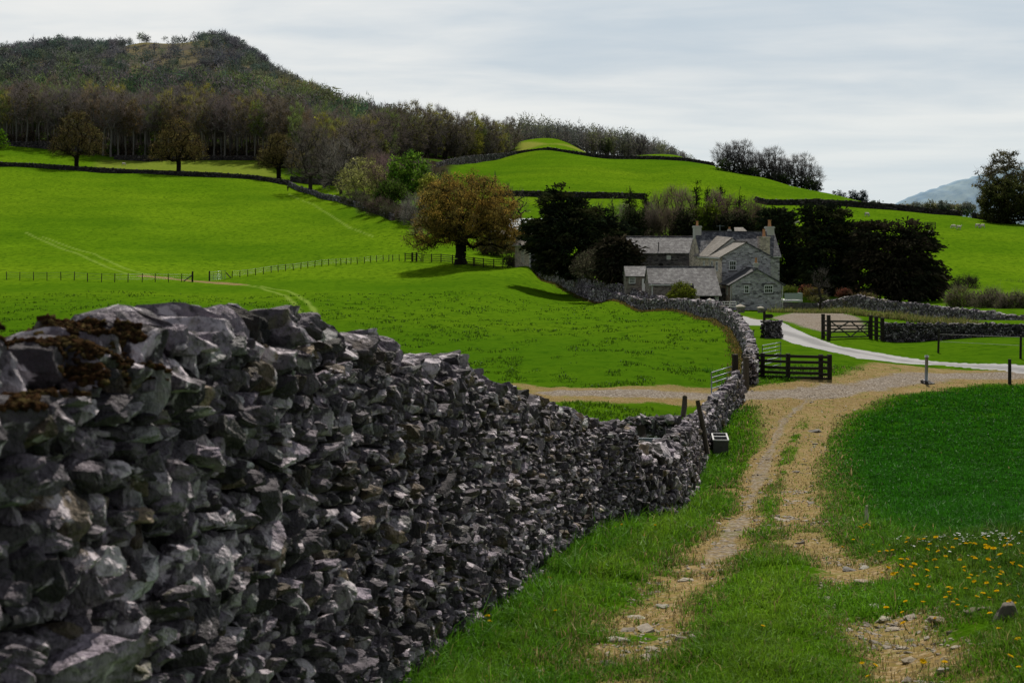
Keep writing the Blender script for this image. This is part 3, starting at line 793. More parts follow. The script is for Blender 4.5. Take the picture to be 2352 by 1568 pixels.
M_SLATESUN = slate('sunlit_slates', (.13, .115, .10), (.21, .19, .17), (.25, .23, .21), 1)  # warm copy of the slates, sunlight painted into the slope
M_SLATED = slate('shaded_slates', (.045, .045, .055), (.10, .10, .11), (.15, .15, .15), 1)  # dimmer copy of the slates, shade painted in
M_WHITE = simple('white_painted_wood', (.74, .76, .76), .5, .06, 4, .1)
M_GLASS = simple('dark_window_glass', (.012, .016, .018), .12, .2, 2, .02, spec=.6)
M_POT = simple('terracotta', (.48, .24, .12), .85, .25, 6, .3)
M_RENDER = simple('pale_render', (.50, .49, .46), .9, .2, 3, .3)
M_BOARD = simple('white_boards', (.62, .64, .62), .7, .12, 5, .2)
M_DARK = simple('dark_opening', (.012, .012, .012), .9, .2, 3, .1)
M_PIPE = simple('pale_downpipe', (.62, .62, .62), .5, .1, 6, .1)
M_METAL = simple('galvanised_steel', (.24, .27, .30), .42, .2, 9, .15, metal=.7, spec=.5)
M_WOODD = simple('dark_weathered_wood', (.030, .024, .019), .9, .5, 14, .5)
M_WOODM = simple('grey_weathered_wood', (.075, .062, .048), .9, .5, 14, .5)
M_WOODL = simple('pale_plank_wood', (.62, .56, .46), .9, .2, 12, .4)
M_WHITEROOF = simple('pale_sheet_roof', (.33, .38, .43), .6, .08, 1.5, .1)
M_STONEL = simple('dressed_sandstone', (.44, .40, .34), .9, .25, 5, .4)
M_CONC = simple('grimy_concrete', (.085, .085, .08), .92, .4, 6, .5)
M_CONCL = simple('trough_rim', (.50, .51, .52), .8, .2, 8, .3)
M_WIRE = simple('dull_wire', (.10, .10, .10), .6, .2, 8, .1, metal=.5)
M_WATER = simple('trough_water', (.01, .013, .018), .08, .1, 2, .05, spec=.6)
# ---------------------------------------------------------------- building helpers (local frame: x along the front, y into depth, z up)
def gable_walls(x0, x1, y0, y1, zb, ze, za, axis='y', xr=None):
    """box with gables. axis 'y': ridge runs along y (gable faces front); 'x': ridge along x"""
    b = MB()
    if axis == 'y':
        xr = (x0+x1)/2 if xr is None else xr
        F_ = lambda y: [(x0, y, zb), (x1, y, zb), (x1, y, ze), (xr, y, za), (x0, y, ze)]
        b.poly(F_(y0)); b.poly(F_(y1)[::-1])
        b.poly([(x0, y1, zb), (x0, y0, zb), (x0, y0, ze), (x0, y1, ze)]); b.poly([(x1, y0, zb), (x1, y1, zb), (x1, y1, ze), (x1, y0, ze)])
    else:
        yr = (y0+y1)/2 if xr is None else xr
        G_ = lambda x: [(x, y0, zb), (x, y0, ze), (x, yr, za), (x, y1, ze), (x, y1, zb)]
        b.poly(G_(x0)); b.poly(G_(x1)[::-1])
        b.poly([(x0, y0, zb), (x1, y0, zb), (x1, y0, ze), (x0, y0, ze)]); b.poly([(x1, y1, zb), (x0, y1, zb), (x0, y1, ze), (x1, y1, ze)])
    return b
def slab(a, b_, c, d, th=.12):
    """roof sheet through 4 corners, given thickness upward"""
    P = [np.array(p, float) for p in (a, b_, c, d)]
    n = np.cross(P[1]-P[0], P[3]-P[0]); n /= np.linalg.norm(n)
    if n[2] < 0: n = -n
    lo = [p+n*.012 for p in P]; hi = [p+n*th for p in P]
    m = MB(); m.raw(lo+hi, [(0, 3, 2, 1), (4, 5, 6, 7), (0, 1, 5, 4), (1, 2, 6, 5), (2, 3, 7, 6), (3, 0, 4, 7)])
    return m
def window(par, x, z, w, h, nx, ny, face='front', y=0.0, mat=None, sill=True):
    """sash window with glazing bars, set in the wall plane"""
    fr = MB(); t = .075
    def q(m, a0, a1, b0, b1, d0, d1):
        if face == 'front': m.box(a0, a1, y-d1, y-d0, b0, b1)
        else: m.box(y-d1, y-d0, a0, a1, b0, b1)
    q(fr, x, x+t, z, z+h, -.02, .045); q(fr, x+w-t, x+w, z, z+h, -.02, .045)
    q(fr, x+t, x+w-t, z, z+t, -.02, .045); q(fr, x+t, x+w-t, z+h-t, z+h, -.02, .045)
    for i in range(1, nx):
        a = x+t+(w-2*t)*i/nx; q(fr, a-.014, a+.014, z+t, z+h-t, -.01, .03)
    for j in range(1, ny):
        a = z+t+(h-2*t)*j/ny; k = .03 if (j*2 == ny) else .014; q(fr, x+t, x+w-t, a-k, a+k, -.012, .034)
    o = fr.build('window', mat or M_WHITE, par)
    g = MB(); q(g, x+.01, x+w-.01, z+.01, z+h-.01, -.03, .008); g.build('pane', M_GLASS, o)
    if sill:
        s = MB(); q(s, x-.08, x+w+.08, z-.10, z-.005, -.02, .09); s.build('sill', M_WALLD, o)
    return o
def chimney(par, x0, x1, y0, y1, zb, zt, pots, mat, pot_h=.75, pot_r=.17):
    b = MB(); b.box(x0, x1, y0, y1, zb, zt); b.box(x0-.07, x1+.07, y0-.07, y1+.07, zt+.002, zt+.12)
    b.box(x0-.02, x1+.02, y0-.02, y1+.02, zt+.122, zt+.2)
    c = b.build('chimney', mat, par)
    for px, py in pots:
        p = MB(); z = zt+.2
        p.tube([(px, py, z), (px, py, z+.06), (px, py, z+.1), (px, py, z+pot_h-.12), (px, py, z+pot_h-.08), (px, py, z+pot_h)], [pot_r*1.15, pot_r*1.15, pot_r, pot_r*.86, pot_r*1.08, pot_r*1.05], 12)
        p.build('chimney_pot', M_POT, c, smooth=True)
    return c
def pipe(par, pts, r=.05): return MB().tube(pts, r, 6).build('downpipe', M_PIPE, par)
def gutter(par, a, b): return MB().bar(a, b, .12, .10).build('gutter', M_PIPE, par)
# ---------------------------------------------------------------- farmhouse: cottage, front wing and main range share one side wall, coloured tan as if sunlit
PHI = math.radians(7.0)
O_ = np.array([21.65, 140.0])
fh = empty('farmhouse', (O_[0], O_[1], 0), PHI, 'grey stone farmhouse with painted-sunlit tan side, slate roofs and terracotta chimney pots', 'house')
zb = -7.6
def side_wall(par, y0, y1, zb, ze, name='side_wall'):
    m = MB(); m.box(-.035, -.002, y0, y1, zb, ze); return m.build(name, M_WALLSUN, par)  # thin tan sheet carrying painted sunlight over the grey wall
# cottage (front)
gable_walls(0, 5.05, 0, 3.55, zb, -4.62, -3.2).build('wall', M_WALLG, fh)
side_wall(fh, .04, 3.5, zb, -4.66)
zc = lambda x: -3.2-abs(x-2.525)/2.525*1.42
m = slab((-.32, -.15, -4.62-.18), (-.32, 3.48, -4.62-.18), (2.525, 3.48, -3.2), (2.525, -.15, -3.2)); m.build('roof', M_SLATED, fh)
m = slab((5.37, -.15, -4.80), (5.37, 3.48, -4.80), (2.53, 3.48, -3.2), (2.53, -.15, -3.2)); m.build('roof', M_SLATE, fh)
MB().bar((2.53, -.17, -3.04), (2.53, 3.5, -3.04), .22, .09).build('ridge_tiles', M_SLATED, fh)
chimney(fh, 2.42, 2.80, .35, .85, -3.3, -2.72, [(2.62, .6)], M_RENDER, .5, .12)
window(fh, 1.24, -5.52, .5, .80, 2, 2, 'front', 0)
window(fh, 3.27, -5.50, .90, .78, 4, 2, 'front', 0)
for a, w in ((1.02, .92), (3.05, 1.35)): MB().box(a, a+w, -.09, .03, -4.62, -4.53).build('lintel', M_WALLD, fh)
window(fh, 1.3, -5.75, .55, .9, 2, 2, 'side', -.035, sill=False)
pipe(fh, [(-.09, .1, -4.72), (-.09, .1, zb)]); pipe(fh, [(5.13, -.08, -4.75), (5.13, -.08, zb)], .04)
MB().box(-.55, .12, 2.2, 3.4, zb, -5.1).build('porch', M_WALLD, fh)
# front wing
gable_walls(0, 5.05, 3.56, 12.3, zb, -1.98, -.60, xr=2.5).build('wall', M_WALLG, fh)
side_wall(fh, 3.6, 12.28, zb, -2.03)
slab((-.26, 3.42, -2.12), (-.26, 8.0, -2.12), (2.5, 8.0, -.60), (2.5, 3.42, -.60)).build('roof', M_SLATESUN, fh)
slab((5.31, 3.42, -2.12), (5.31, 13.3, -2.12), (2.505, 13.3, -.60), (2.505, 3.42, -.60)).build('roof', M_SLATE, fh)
slab((-.26, 8.02, -2.10), (-.26, 14.1, -2.10), (2.36, 14.1, .06), (2.36, 8.02, -.12)).build('roof', M_SLATESUN, fh)
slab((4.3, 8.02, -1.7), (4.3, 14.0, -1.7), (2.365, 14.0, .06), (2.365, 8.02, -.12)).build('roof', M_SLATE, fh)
m = MB(); m.poly([(-.2, 8.01, -2.1), (4.0, 8.01, -1.62), (2.36, 8.01, -.14)]); m.build('rear_gable', M_RENDER, fh)
MB().bar((2.5, 3.38, -.44), (2.5, 7.9, -.44), .22, .09).build('ridge_tiles', M_WALLM, fh)
gutter(fh, (-.30, 3.4, -2.12), (-.30, 12.2, -2.12))
window(fh, .72, -3.33, .74, .96, 3, 2, 'front', 3.56)
for y in (5.0, 6.9): window(fh, y, -3.45, .75, 1.0, 2, 2, 'side', -.035, sill=False)
window(fh, 10.2, -3.35, .6, .85, 2, 2, 'side', -.035, sill=False)
pipe(fh, [(-.09, 8.2, -2.15), (-.09, 8.2, zb)], .055)
# main range
XM = 8.75
gable_walls(0, XM, 12.31, 17.0, zb, -1.88, .50, 'x').build('wall', M_WALLG, fh)
m = MB(); m.poly([(-.035, 12.32, zb), (-.035, 12.32, -1.92), (-.035, 14.65, .46), (-.035, 16.98, -1.92), (-.035, 16.98, zb)][::-1]); m.build('side_wall', M_WALLSUN, fh)
MB().box(-.05, -.03, 14.35, 14.5, -1.9, -.75).build('slit_window', M_DARK, fh)
slab((-.02, 12.10, -2.08), (XM+.12, 12.10, -2.08), (XM+.12, 14.65, .50), (-.02, 14.65, .50)).build('roof', M_SLATE, fh)
slab((-.02, 17.2, -2.08), (XM+.12, 17.2, -2.08), (XM+.12, 14.66, .50), (-.02, 14.66, .50)).build('roof', M_SLATE, fh)
MB().bar((.4, 14.65, .66), (XM-.3, 14.65, .60), .24, .1).build('ridge_tiles', M_SLATED, fh)
gutter(fh, (5.5, 12.02, -2.1), (XM+.1, 12.02, -2.1))
chimney(fh, -.1, .62, 14.2, 15.1, -.2, 1.05, [(.26, 14.65)], M_RENDER, .52, .13)
chimney(fh, XM-.78, XM+.02, 14.2, 15.1, -.2, .98, [(XM-.38, 14.65)], M_RENDER, .72, .18)
chimney(fh, 6.3, 7.45, 11.55, 12.3, -6.5, -.10, [(6.9, 11.9)], M_WALLSUN, .78, .16)
chimney(fh, 3.9, 4.15, 15.1, 15.35, .0, .68, [(4.02, 15.2)], M_RENDER, .26, .10)
ae = MB(); ae.bar((2.9, 15.0, .4), (2.9, 15.0, 1.35), .05); ae.bar((2.5, 15.0, 1.22), (3.4, 15.0, 1.22), .03)
for k in range(5): ae.bar((2.55+k*.2, 14.8, 1.22), (2.55+k*.2, 15.2, 1.22), .025)
ae.build('aerial', M_METAL, fh)
m = slab((5.0, 16.5, .1), (6.9, 16.5, .1), (6.4, 18.2, 1.0), (5.4, 18.2, 1.0)); m.build('rear_roof', M_SLATESUN, fh)
# ---------------------------------------------------------------- long barn behind
def bx(x, d): return (x-CX)/F*d
lb = empty('stone_barn', (bx(1446, 158), 158, 0), 0, 'long dark stone barn with lichened slate roof behind the yew', 'barn')
Lb = bx(1586, 158)-bx(1446, 158)
gable_walls(0, Lb, 0, 5.2, zb, -1.70, 0., 'x').build('wall', M_WALLD, lb)
slab((-.2, -.25, -1.86), (Lb+.9, -.25, -1.86), (Lb+.9, 2.6, .0), (-.2, 2.6, .0)).build('roof', M_SLATEL, lb)
slab((-.2, 5.45, -1.86), (Lb+.9, 5.45, -1.86), (Lb+.9, 2.61, .0), (-.2, 2.61, .0)).build('roof', M_SLATEL, lb)
MB().bar((-.2, 2.6, .13), (Lb+.9, 2.6, .13), .24, .08).build('ridge_tiles', M_WALLM, lb)
def opening(par, x0, x1, z0, z1, y, mat, name):
    return MB().box(x0, x1, y-.03, y+.03, z0, z1).build(name, mat, par)
a = bx(1461, 158)-bx(1446, 158)
o = opening(lb, a, a+.28, -2.55, -1.95, 0, M_DARK, 'window'); opening(lb, a+.285, a+.78, -2.58, -1.93, -.02, M_BOARD, 'white_shutter')
a = bx(1531, 158)-bx(1446, 158)
opening(lb, a, a+.48, -2.47, -2.0, 0, M_BOARD, 'white_shutter')
a = bx(1518, 158)-bx(1446, 158)
v = MB(); v.tube([(a, -.03, -3.15), (a, .05, -3.15)], .3, 14); v.build('pitching_hole', M_DARK, lb)
MB().bar((bx(1518, 156)-bx(1446, 158), .45, -1.3), (bx(1518, 156)-bx(1446, 158), .45, -.55), .09).build('flue', M_DARK, lb)
# ---------------------------------------------------------------- low barn with catslide
sb = empty('low_barn', (13.5, 139.8, 0), 0, 'low stone barn with long catslide slate roof beside the round green bush', 'barn')
R_ = lambda y: -3.02-(2.2-y)*.675      # roof height by local depth
gw = MB()
gw.poly([(0, 0, zb), (0, 0, R_(0)), (0, 2.2, R_(2.2)), (0, 4.6, -4.6), (0, 4.6, zb)])
gw.poly([(0, 0, zb), (4.3, 0, zb), (4.3, 0, R_(0)), (0, 0, R_(0))])
gw.poly([(4.3, 0, zb), (4.3, -1.6, zb), (4.3, -1.6, R_(-1.6)), (4.3, 0, R_(0))])
gw.poly([(6.6, -1.6, zb), (6.6, 4.6, zb), (6.6, 4.6, -4.6), (6.6, 2.2, R_(2.2)), (6.6, -1.6, R_(-1.6))])
gw.poly([(6.6, 4.6, zb), (0, 4.6, zb), (0, 4.6, -4.6), (6.6, 4.6, -4.6)])
gw.build('wall', M_WALLM, sb)
opening(sb, 4.75, 6.2, zb, -5.98, -1.58, M_DARK, 'cart_opening'); MB().box(4.3, 4.75, -1.66, -1.55, zb, -5.7).build('pier', M_WALLSUN, sb); MB().box(6.2, 6.6, -1.66, -1.55, zb, -5.7).build('pier', M_WALLG, sb)
slab((-.1, -.22, R_(-.22)), (4.3, -.22, R_(-.22)), (4.3, 2.2, R_(2.2)), (-.1, 2.2, R_(2.2))).build('roof', M_SLATEL, sb)
slab((4.302, -1.85, R_(-1.85)), (6.85, -1.85, R_(-1.85)), (6.7, 2.2, R_(2.2)), (4.302, 2.2, R_(2.2))).build('roof', M_SLATEL, sb)
slab((-.1, 4.8, -4.7), (6.7, 4.8, -4.7), (6.7, 2.21, R_(2.2)), (-.1, 2.21, R_(2.2))).build('roof', M_SLATEL, sb)
MB().bar((-.1, 2.2, -2.89), (6.7, 2.2, -2.89), .2, .08).build('ridge_tiles', M_SLATED, sb)
pipe(sb, [(.15, -.3, -4.6), (.28, -.06, -4.85), (.28, -.06, zb)], .06); gutter(sb, (-.05, -.3, -4.68), (4.2, -.3, -4.68)); pipe(sb, [(6.55, -1.75, -5.8), (6.35, -1.7, -6.0), (6.35, -1.7, zb)], .04)
# small annex
an = empty('stone_outhouse', (bx(1438, 146), 146, 0), 0, 'small lean stone outhouse with white door and barred window beneath the yew', 'outhouse')
La = bx(1486.5, 146)-bx(1438, 146)
gable_walls(0, La, 0, 3.2, zb, -3.95, -3.10, 'x').build('wall', M_WALLM, an)
slab((-.1, -.25, -4.08), (La, -.25, -4.08), (La, 1.6, -3.10), (-.1, 1.6, -3.10)).build('roof', M_SLATEL, an)
slab((-.1, 3.45, -4.08), (La, 3.45, -4.08), (La, 1.61, -3.10), (-.1, 1.61, -3.10)).build('roof', M_SLATEL, an)
a = bx(1444.5, 146)-bx(1438, 146)
window(an, a, -4.75, .66, .66, 4, 3, 'front', 0)
a = bx(1474.5, 146)-bx(1438, 146)
MB().box(a, a+.30, -.06, .02, -5.55, -4.25).build('door', M_WHITE, an)
# ---------------------------------------------------------------- lane barn by the big tree
PB = math.radians(20)
nb = empty('lane_barn', (bx(1218, 198), 198, 0), PB, 'barn with painted-sunlit tan side and pale downpipe at the top of the lane', 'barn')
gable_walls(0, 5.6, 0, 6.2, -6, -.98, .9).build('wall', M_WALLD, nb)  # dark masonry paints the shade on the front gable
MB().box(-.035, -.002, .03, 6.17, -6, -1.03).build('side_wall', M_WALLSUN, nb)
slab((-.3, -.15, -1.2), (-.3, 6.4, -1.2), (2.8, 6.4, .9), (2.8, -.15, .9)).build('roof', M_SLATESUN, nb)
slab((5.9, -.15, -1.2), (5.9, 6.4, -1.2), (2.81, 6.4, .9), (2.81, -.15, .9)).build('roof', M_SLATE, nb)
pipe(nb, [(-.33, -.1, -1.2), (-.08, -.1, -1.5), (-.08, -.1, -5)], .075); gutter(nb, (-.36, -.15, -1.2), (-.36, 6.4, -1.2))
for y in (2.4, 3.1): MB().box(-.08, -.03, y, y+.12, -3.6, -1.6).build('door_post', M_BOARD, nb)
# pale shed behind the big tree
ws = empty('sheet_roof_shed', (bx(1172, 238), 238, 0), 0, 'pale blue-white sheet roof shed peeping between copper tree and yew', 'shed')
gable_walls(0, 8, 0, 9, -3.5, .9, 3.0, 'x').build('wall', M_WALLM, ws)
slab((-.2, -.2, .95), (8.2, -.2, .95), (8.2, 4.5, 3.1), (-.2, 4.5, 3.1)).build('roof', M_WHITEROOF, ws)
slab((-.2, 9.2, .95), (8.2, 9.2, .95), (8.2, 4.51, 3.1), (-.2, 4.51, 3.1)).build('roof', M_WHITEROOF, ws)
# ---------------------------------------------------------------- fences, gates, posts
def at(x, y, lo=30, hi=420):
    p = hit(x, y, lo, hi); return np.array([p[0], p[1], g1(*p)]), p[1]/F
def post_mesh(h, r, n=7, lean=(0, 0)):
    m = MB(); m.tube([(0, 0, -.25), (lean[0]*h*.5, lean[1]*h*.5, h*.5), (lean[0]*h, lean[1]*h, h)], [r, r*.97, r*.9], n); return m
def fence_line(label, pts, h, r, wires, mat=M_WOODD, wr=.012, stays=()):
    """post and wire fence through ground points"""
    e = empty('wire_fence', pts[0], 0, label, 'fence')
    p0 = pts[0]; me = post_mesh(1.0, 1.0).build('post', mat, e).data
    first = [o for o in bpy.data.objects if o.data == me][0]
    for i, p in enumerate(pts):
        o = first if i == 0 else link('post', me, None, e)
        hh = h[i] if not np.isscalar(h) else h*rng.uniform(.93, 1.06); rr = r[i] if not np.isscalar(r) else r
        o.location = p-p0; o.scale = (rr, rr, hh); o.rotation_euler = (rng.normal(0, .025), rng.normal(0, .03), rng.uniform(0, 3))
    hb = float(np.median(h))
    for k, f in enumerate(wires):
        w = MB(); w.tube([p-p0+np.array([0, 0, hb*f]) for p in pts], wr, 3, False); w.build('wire', M_WIRE, e)
    for a, b in stays: MB().bar(np.array(a)-p0, np.array(b)-p0, .11).build('stay', mat, e)
    return e
# long wire fence across the near field
fx = [15, 45.5, 77, 108, 140, 170.5, 201, 233, 263.5, 294, 326.5, 356.5, 387, 417]
pts = [at(x, 643.5+(x/440)*6.5*(.3 if x < 200 else 1), 120, 300)[0] for x in fx]
s_ = pts[0][1]/F
gp_l, sl = at(442, 650, 120, 300)
e = fence_line('thin dark wire fence across the near field, ending at the dirt gateway', pts+[gp_l], [19*s_]*len(pts)+[25*sl], [.055]*len(pts)+[.13], (.35, .6, .9), stays=[(gp_l+np.array([-.1, 0, .9]), pts[-1]+np.array([.3, 0, .1]))])
gl, s1 = at(481, 646.5, 120, 300); gr, s2 = at(518, 643.5, 120, 300)
fx2 = [(533,638),(551,636.5),(569,634.5),(587,632),(605,629.5),(623,627),(639,625),(656,623),(674,621),(691,618.5),(707,616),(723,614),(739,612),(755,610.5),(772,609.5),(783,608.5),(795,607.5),(806,606.5),(821,605.5),(837,605),(851,603.5),(865,602.5),(880,601.5),(893,601),(902,600.5),(917,600)]
pts2 = [at(x, y, 120, 320)[0] for x, y in fx2]
fence_line('thin dark post and wire fence running uphill from the galvanised gate to the wooden stile', pts2, [15.5*p[1]/F for p in pts2], .06, (.35, .6, .9), stays=[(gr+np.array([.1, 0, 1.0]), pts2[0]+np.array([-.2, 0, .05]))])
def tube_gate(name, label, a, b, h, rails, mats=M_METAL, post=True, group=None, tr=.025, ups=(.0, .5, 1.0), mesh_lines=0):
    """tubular steel field gate from a to b"""
    a = np.array(a); b = np.array(b); e = empty(name, a, 0, label, 'gate', group)
    d = b-a; m = MB()
    for f in rails:
        m = MB(); m.tube([np.array([0, 0, h*f]), d+np.array([0, 0, h*f])], tr, 6); m.build('rail', mats, e, True)
    for u in ups:
        m = MB(); m.tube([d*u+np.array([0, 0, h*rails[0]]), d*u+np.array([0, 0, h*rails[-1]])], tr, 6); m.build('upright', mats, e, True)
    if mesh_lines:
        for u in np.linspace(.03, .97, mesh_lines):
            m = MB(); m.tube([d*u+np.array([0, 0, h*rails[0]]), d*u+np.array([0, 0, h*.62])], .008, 4); m.build('infill_wire', mats, e)
    if post:
        post_mesh(h*1.1, .11).build('gate_post', M_WOODD, e)
    return e
tube_gate('field_gate', 'open galvanised gate standing in the long wire fence', gl, gl+(gr-gl)*1.0+np.array([0, .0, .1]), 21*s1, (.1, .3, .5, .7, .95), ups=(.02, .25, .5, .75, 1.0))
# wooden rails by the big tree
def rail_fence(name, label, pts, h, rails, mat, pr=.075, rw=.05, rh=.10, cat='fence', joins=None):
    e = empty(name, pts[0], 0, label, cat); p0 = np.array(pts[0])
    for p in pts:
        m = MB(); m.box(-pr, pr, -pr, pr, -.3, h*1.06); m.build('post', mat, e, loc=np.array(p)-p0)
    for i in range(len(pts)-1):
        for f in rails:
            a = np.array(pts[i])-p0+np.array([0, -pr-.03, h*f+rng.normal(0, .015)]); b = np.array(pts[i+1])-p0+np.array([0, -pr-.03, h*f+rng.normal(0, .015)])
            MB().bar(a, b, rw, rh).build('rail', mat, e)
    return e
B0, sB = at(1059, 607, 150, 300)
def tb(zx, zy=535): return at(922+.14*zx, 526.8+.14*zy, 150, 320)[0]
rail_fence('wooden_fence', 'short dark wooden rail fence at the end of the wire fence', [tb(60, 530), tb(170, 530)], 1.25, (.3, .5, .7, .92), M_WOODD)
rail_fence('wooden_stile', 'dark wooden step stile panel beside the small hand gate', [tb(182, 532), tb(245, 532)], 1.35, (.15, .35, .55, .75, .95), M_WOODD, .10, .06, .12, 'stile')
a_, b_ = tb(256, 532), tb(328, 535)
e = empty('hand_gate', a_, 0, 'small dark wooden hand gate with a diagonal brace', 'gate')
d_ = b_-a_
for f in (.15, .4, .65, .95): MB().bar((0, 0, 1.3*f), d_+np.array([0, 0, 1.3*f]), .05, .09).build('rail', M_WOODD, e)
MB().bar((0, -.04, 1.2), d_+np.array([0, -.04, .2]), .05, .09).build('brace', M_WOODD, e)
for q in (np.zeros(3), d_): MB().bar(q+np.array([0, .02, 0]), q+np.array([0, .02, 1.45]), .1).build('stile_post', M_WOODD, e)
rail_fence('wooden_fence', 'dark wooden rail fence passing behind the copper tree trunk', [tb(352, 535), tb(495, 535), tb(650, 540), tb(838, 555), tb(1000, 570), tb(1180, 590)], 1.2, (.2, .45, .7, .95), M_WOODD)
rail_fence('wooden_fence', 'dark wooden rail fence sagging between the copper tree and the lane wall', [tb(1200, 592), tb(1345, 605), tb(1515, 615), tb(1665, 622), tb(1850, 612)], 1.2, (.2, .45, .7, .95), M_WOODD)
# four-rail fence at the gateway
def q3(zx, zy): return at(1637+.168*zx, 677.4+.168*zy, 40, 120)
P1, s = q3(595, 1150); hh = 310*.168*s
pp = [q3(x, y)[0] for x, y in ((600, 1140), (682, 1142), (1030, 1150), (1478, 1160), (1598, 1172))]
rail_fence('wooden_fence', 'dark brown four-rail timber fence standing beside the gravel crossing', pp, hh, (.04, .24, .48, .74, .97), M_WOODD, .085, .05, .12)
# galvanised gates at the gateway
a_, s = at(1634, 905, 45, 75); b_, s2 = at(1681, 893, 45, 75)
tube_gate('field_gate', 'open galvanised field gate swung over the gravel, beside the wall end', a_, b_, 50*s, (.06, .26, .52, .76, 1.0), tr=.022, ups=(0, 1.0), post=False, mesh_lines=5)
m = post_mesh(1.35, .14); o = m.build('gate_post', M_WOODD, None, loc=b_+np.array([.15, .1, 0])); tag(o, 'stout dark timber post at the hinge of the galvanised gate', 'post', None, 'thing')
a_, s = q3(700, 1080); b_, s2 = q3(850, 1030)
tube_gate('field_gate', 'galvanised gate folded back behind the dark four-rail fence', a_+np.array([0, .4, 0]), b_+np.array([.5, 1.2, 0]), 1.15, (.1, .25, .4, .55, .7, .85, 1.0), tr=.02, ups=(0, 1.), post=False)
p_, s = q3(457, 1290)
o = post_mesh(430*.168*s, .13).build('timber_post', M_WOODM, None, loc=p_); tag(o, 'squat timber gatepost against the shaded wall pier', 'post')
# wooden five-bar gate at the yard
def q2(zx, zy): return at(1693.4+.28*zx, 620.9+.28*zy, 60, 140)
ga, s = q2(757, 562); gb, s2 = q2(1085, 560)
e = empty('bar_gate', ga, 0, 'dark wooden five-bar gate with crossed braces in front of the gravel yard', 'gate')
d_ = gb-ga; H = 150*.28*s
for f in (.12, .40, .58, .76, 1.0): MB().bar((0, 0, H*f), d_+np.array([0, 0, H*f]), .05, .09 if f < 1 else .12).build('rail', M_WOODD, e)
for u0, u1, f0, f1 in ((.02, .5, 1, .12), (.5, .98, .12, 1), (.02, .47, .35, 1), (.5, .98, 1, .12)):
    MB().bar(d_*u0+np.array([0, -.05, H*f0]), d_*u1+np.array([0, -.05, H*f1]), .03, .08).build('brace', M_WOODD, e)
for u in (0.015, .985): MB().bar(d_*u+np.array([0, .03, .1]), d_*u+np.array([0, .03, H*1.05]), .10, .10).build('gate_stile', M_WOODD, e)
pa = [q2(735, 562)[0], q2(757, 568)[0]]
rail_fence('fence_panel', 'narrow wooden fence panel at the latch end of the five-bar gate', [pa[0]+np.array([-.1, .6, 0]), pa[1]+np.array([-.08, -.1, 0])], 1.45, (.2, .4, .6, .8), M_WOODD, .10)
rail_fence('fence_panel', 'narrow wooden fence panel joining the five-bar gate to the shaded wall', [q2(1095, 565)[0], q2(1140, 572)[0], q2(1190, 582)[0]], 1.5, (.2, .4, .6, .8), M_WOODD, .11)
# finger post
p_, s = at(1756, 770, 60, 130); p_ = np.array([(1755.5-CX)/F*(p_[1]-.7), p_[1]-.7, p_[2]])
e = empty('signpost', p_, 0, 'dark wooden footpath fingerpost above the square wall stub', 'signpost')
H = 58*s
MB().box(-.07, .07, -.07, .07, -.2, H).build('post', M_WOODD, e)
m = MB(); z = H-.35; m.raw([(x, y, zz) for y in (-.1, -.073) for x, zz in ((-.07, z-.13), (.46, z-.13), (.58, z), (.46, z+.13), (-.07, z+.13))], [(0, 1, 2, 3, 4), (9, 8, 7, 6, 5), (0, 5, 6, 1), (1, 6, 7, 2), (2, 7, 8, 3), (3, 8, 9, 4), (4, 9, 5, 0)]); m.build('finger_board', M_WOODD, e)
# pipe post and single posts of the right-hand meadow
p_, s = at(2127, 882, 40, 90)
e = empty('marker_post', p_, 0, 'pale blue-grey pipe post at the edge of the gravel track', 'post')
m = MB(); m.tube([(0, 0, -.2), (.03, 0, 61*s)], .07, 12); m.build('pipe', M_METAL, e, True)
m = MB(); m.tube([(.03, 0, 61*s), (.03, 0, 61*s+.06), (.03, 0, 61*s+.085)], [.09, .09, .03], 12); m.build('cap', M_CONCL, e, True)
st = Stones(); st.add(5, np.array([.05, 0, .0]), (.3, .26, .16), rotm(0, 0, .4), np.array([.05, .045, .035])); o = link('base', st.mesh('base', M_STONE), None, e)
fps = [at(2155, 807, 50, 120)[0], at(2344, 824, 50, 120)[0], at(2460, 840, 50, 120)[0]]
fence_line('pair of dark slim posts with wire in the small meadow before the shaded wall', fps, [55*p[1]/F for p in fps], .065, (.9, .55), M_WOODD, .009)
p_, s = at(2319, 877, 40, 90)
o = post_mesh(57*s, .08).build('timber_post', M_WOODD, None, loc=p_); tag(o, 'single dark timber post beside the pale lane', 'post')
# pale snapped stick in the near grass
p_, s = at(1989, 1207, 8, 40)
m = MB(); m.tube([(0, 0, -.1), (.005, 0, .08), (.012, 0, .14), (.004, 0, .2), (.012, 0, 47*s)], [.026, .024, .028, .022, .016], 8)
o = m.build('broken_stake', M_WOODL, None, True, p_); tag(o, 'pale broken stake stuck in the grass bank', 'stake')
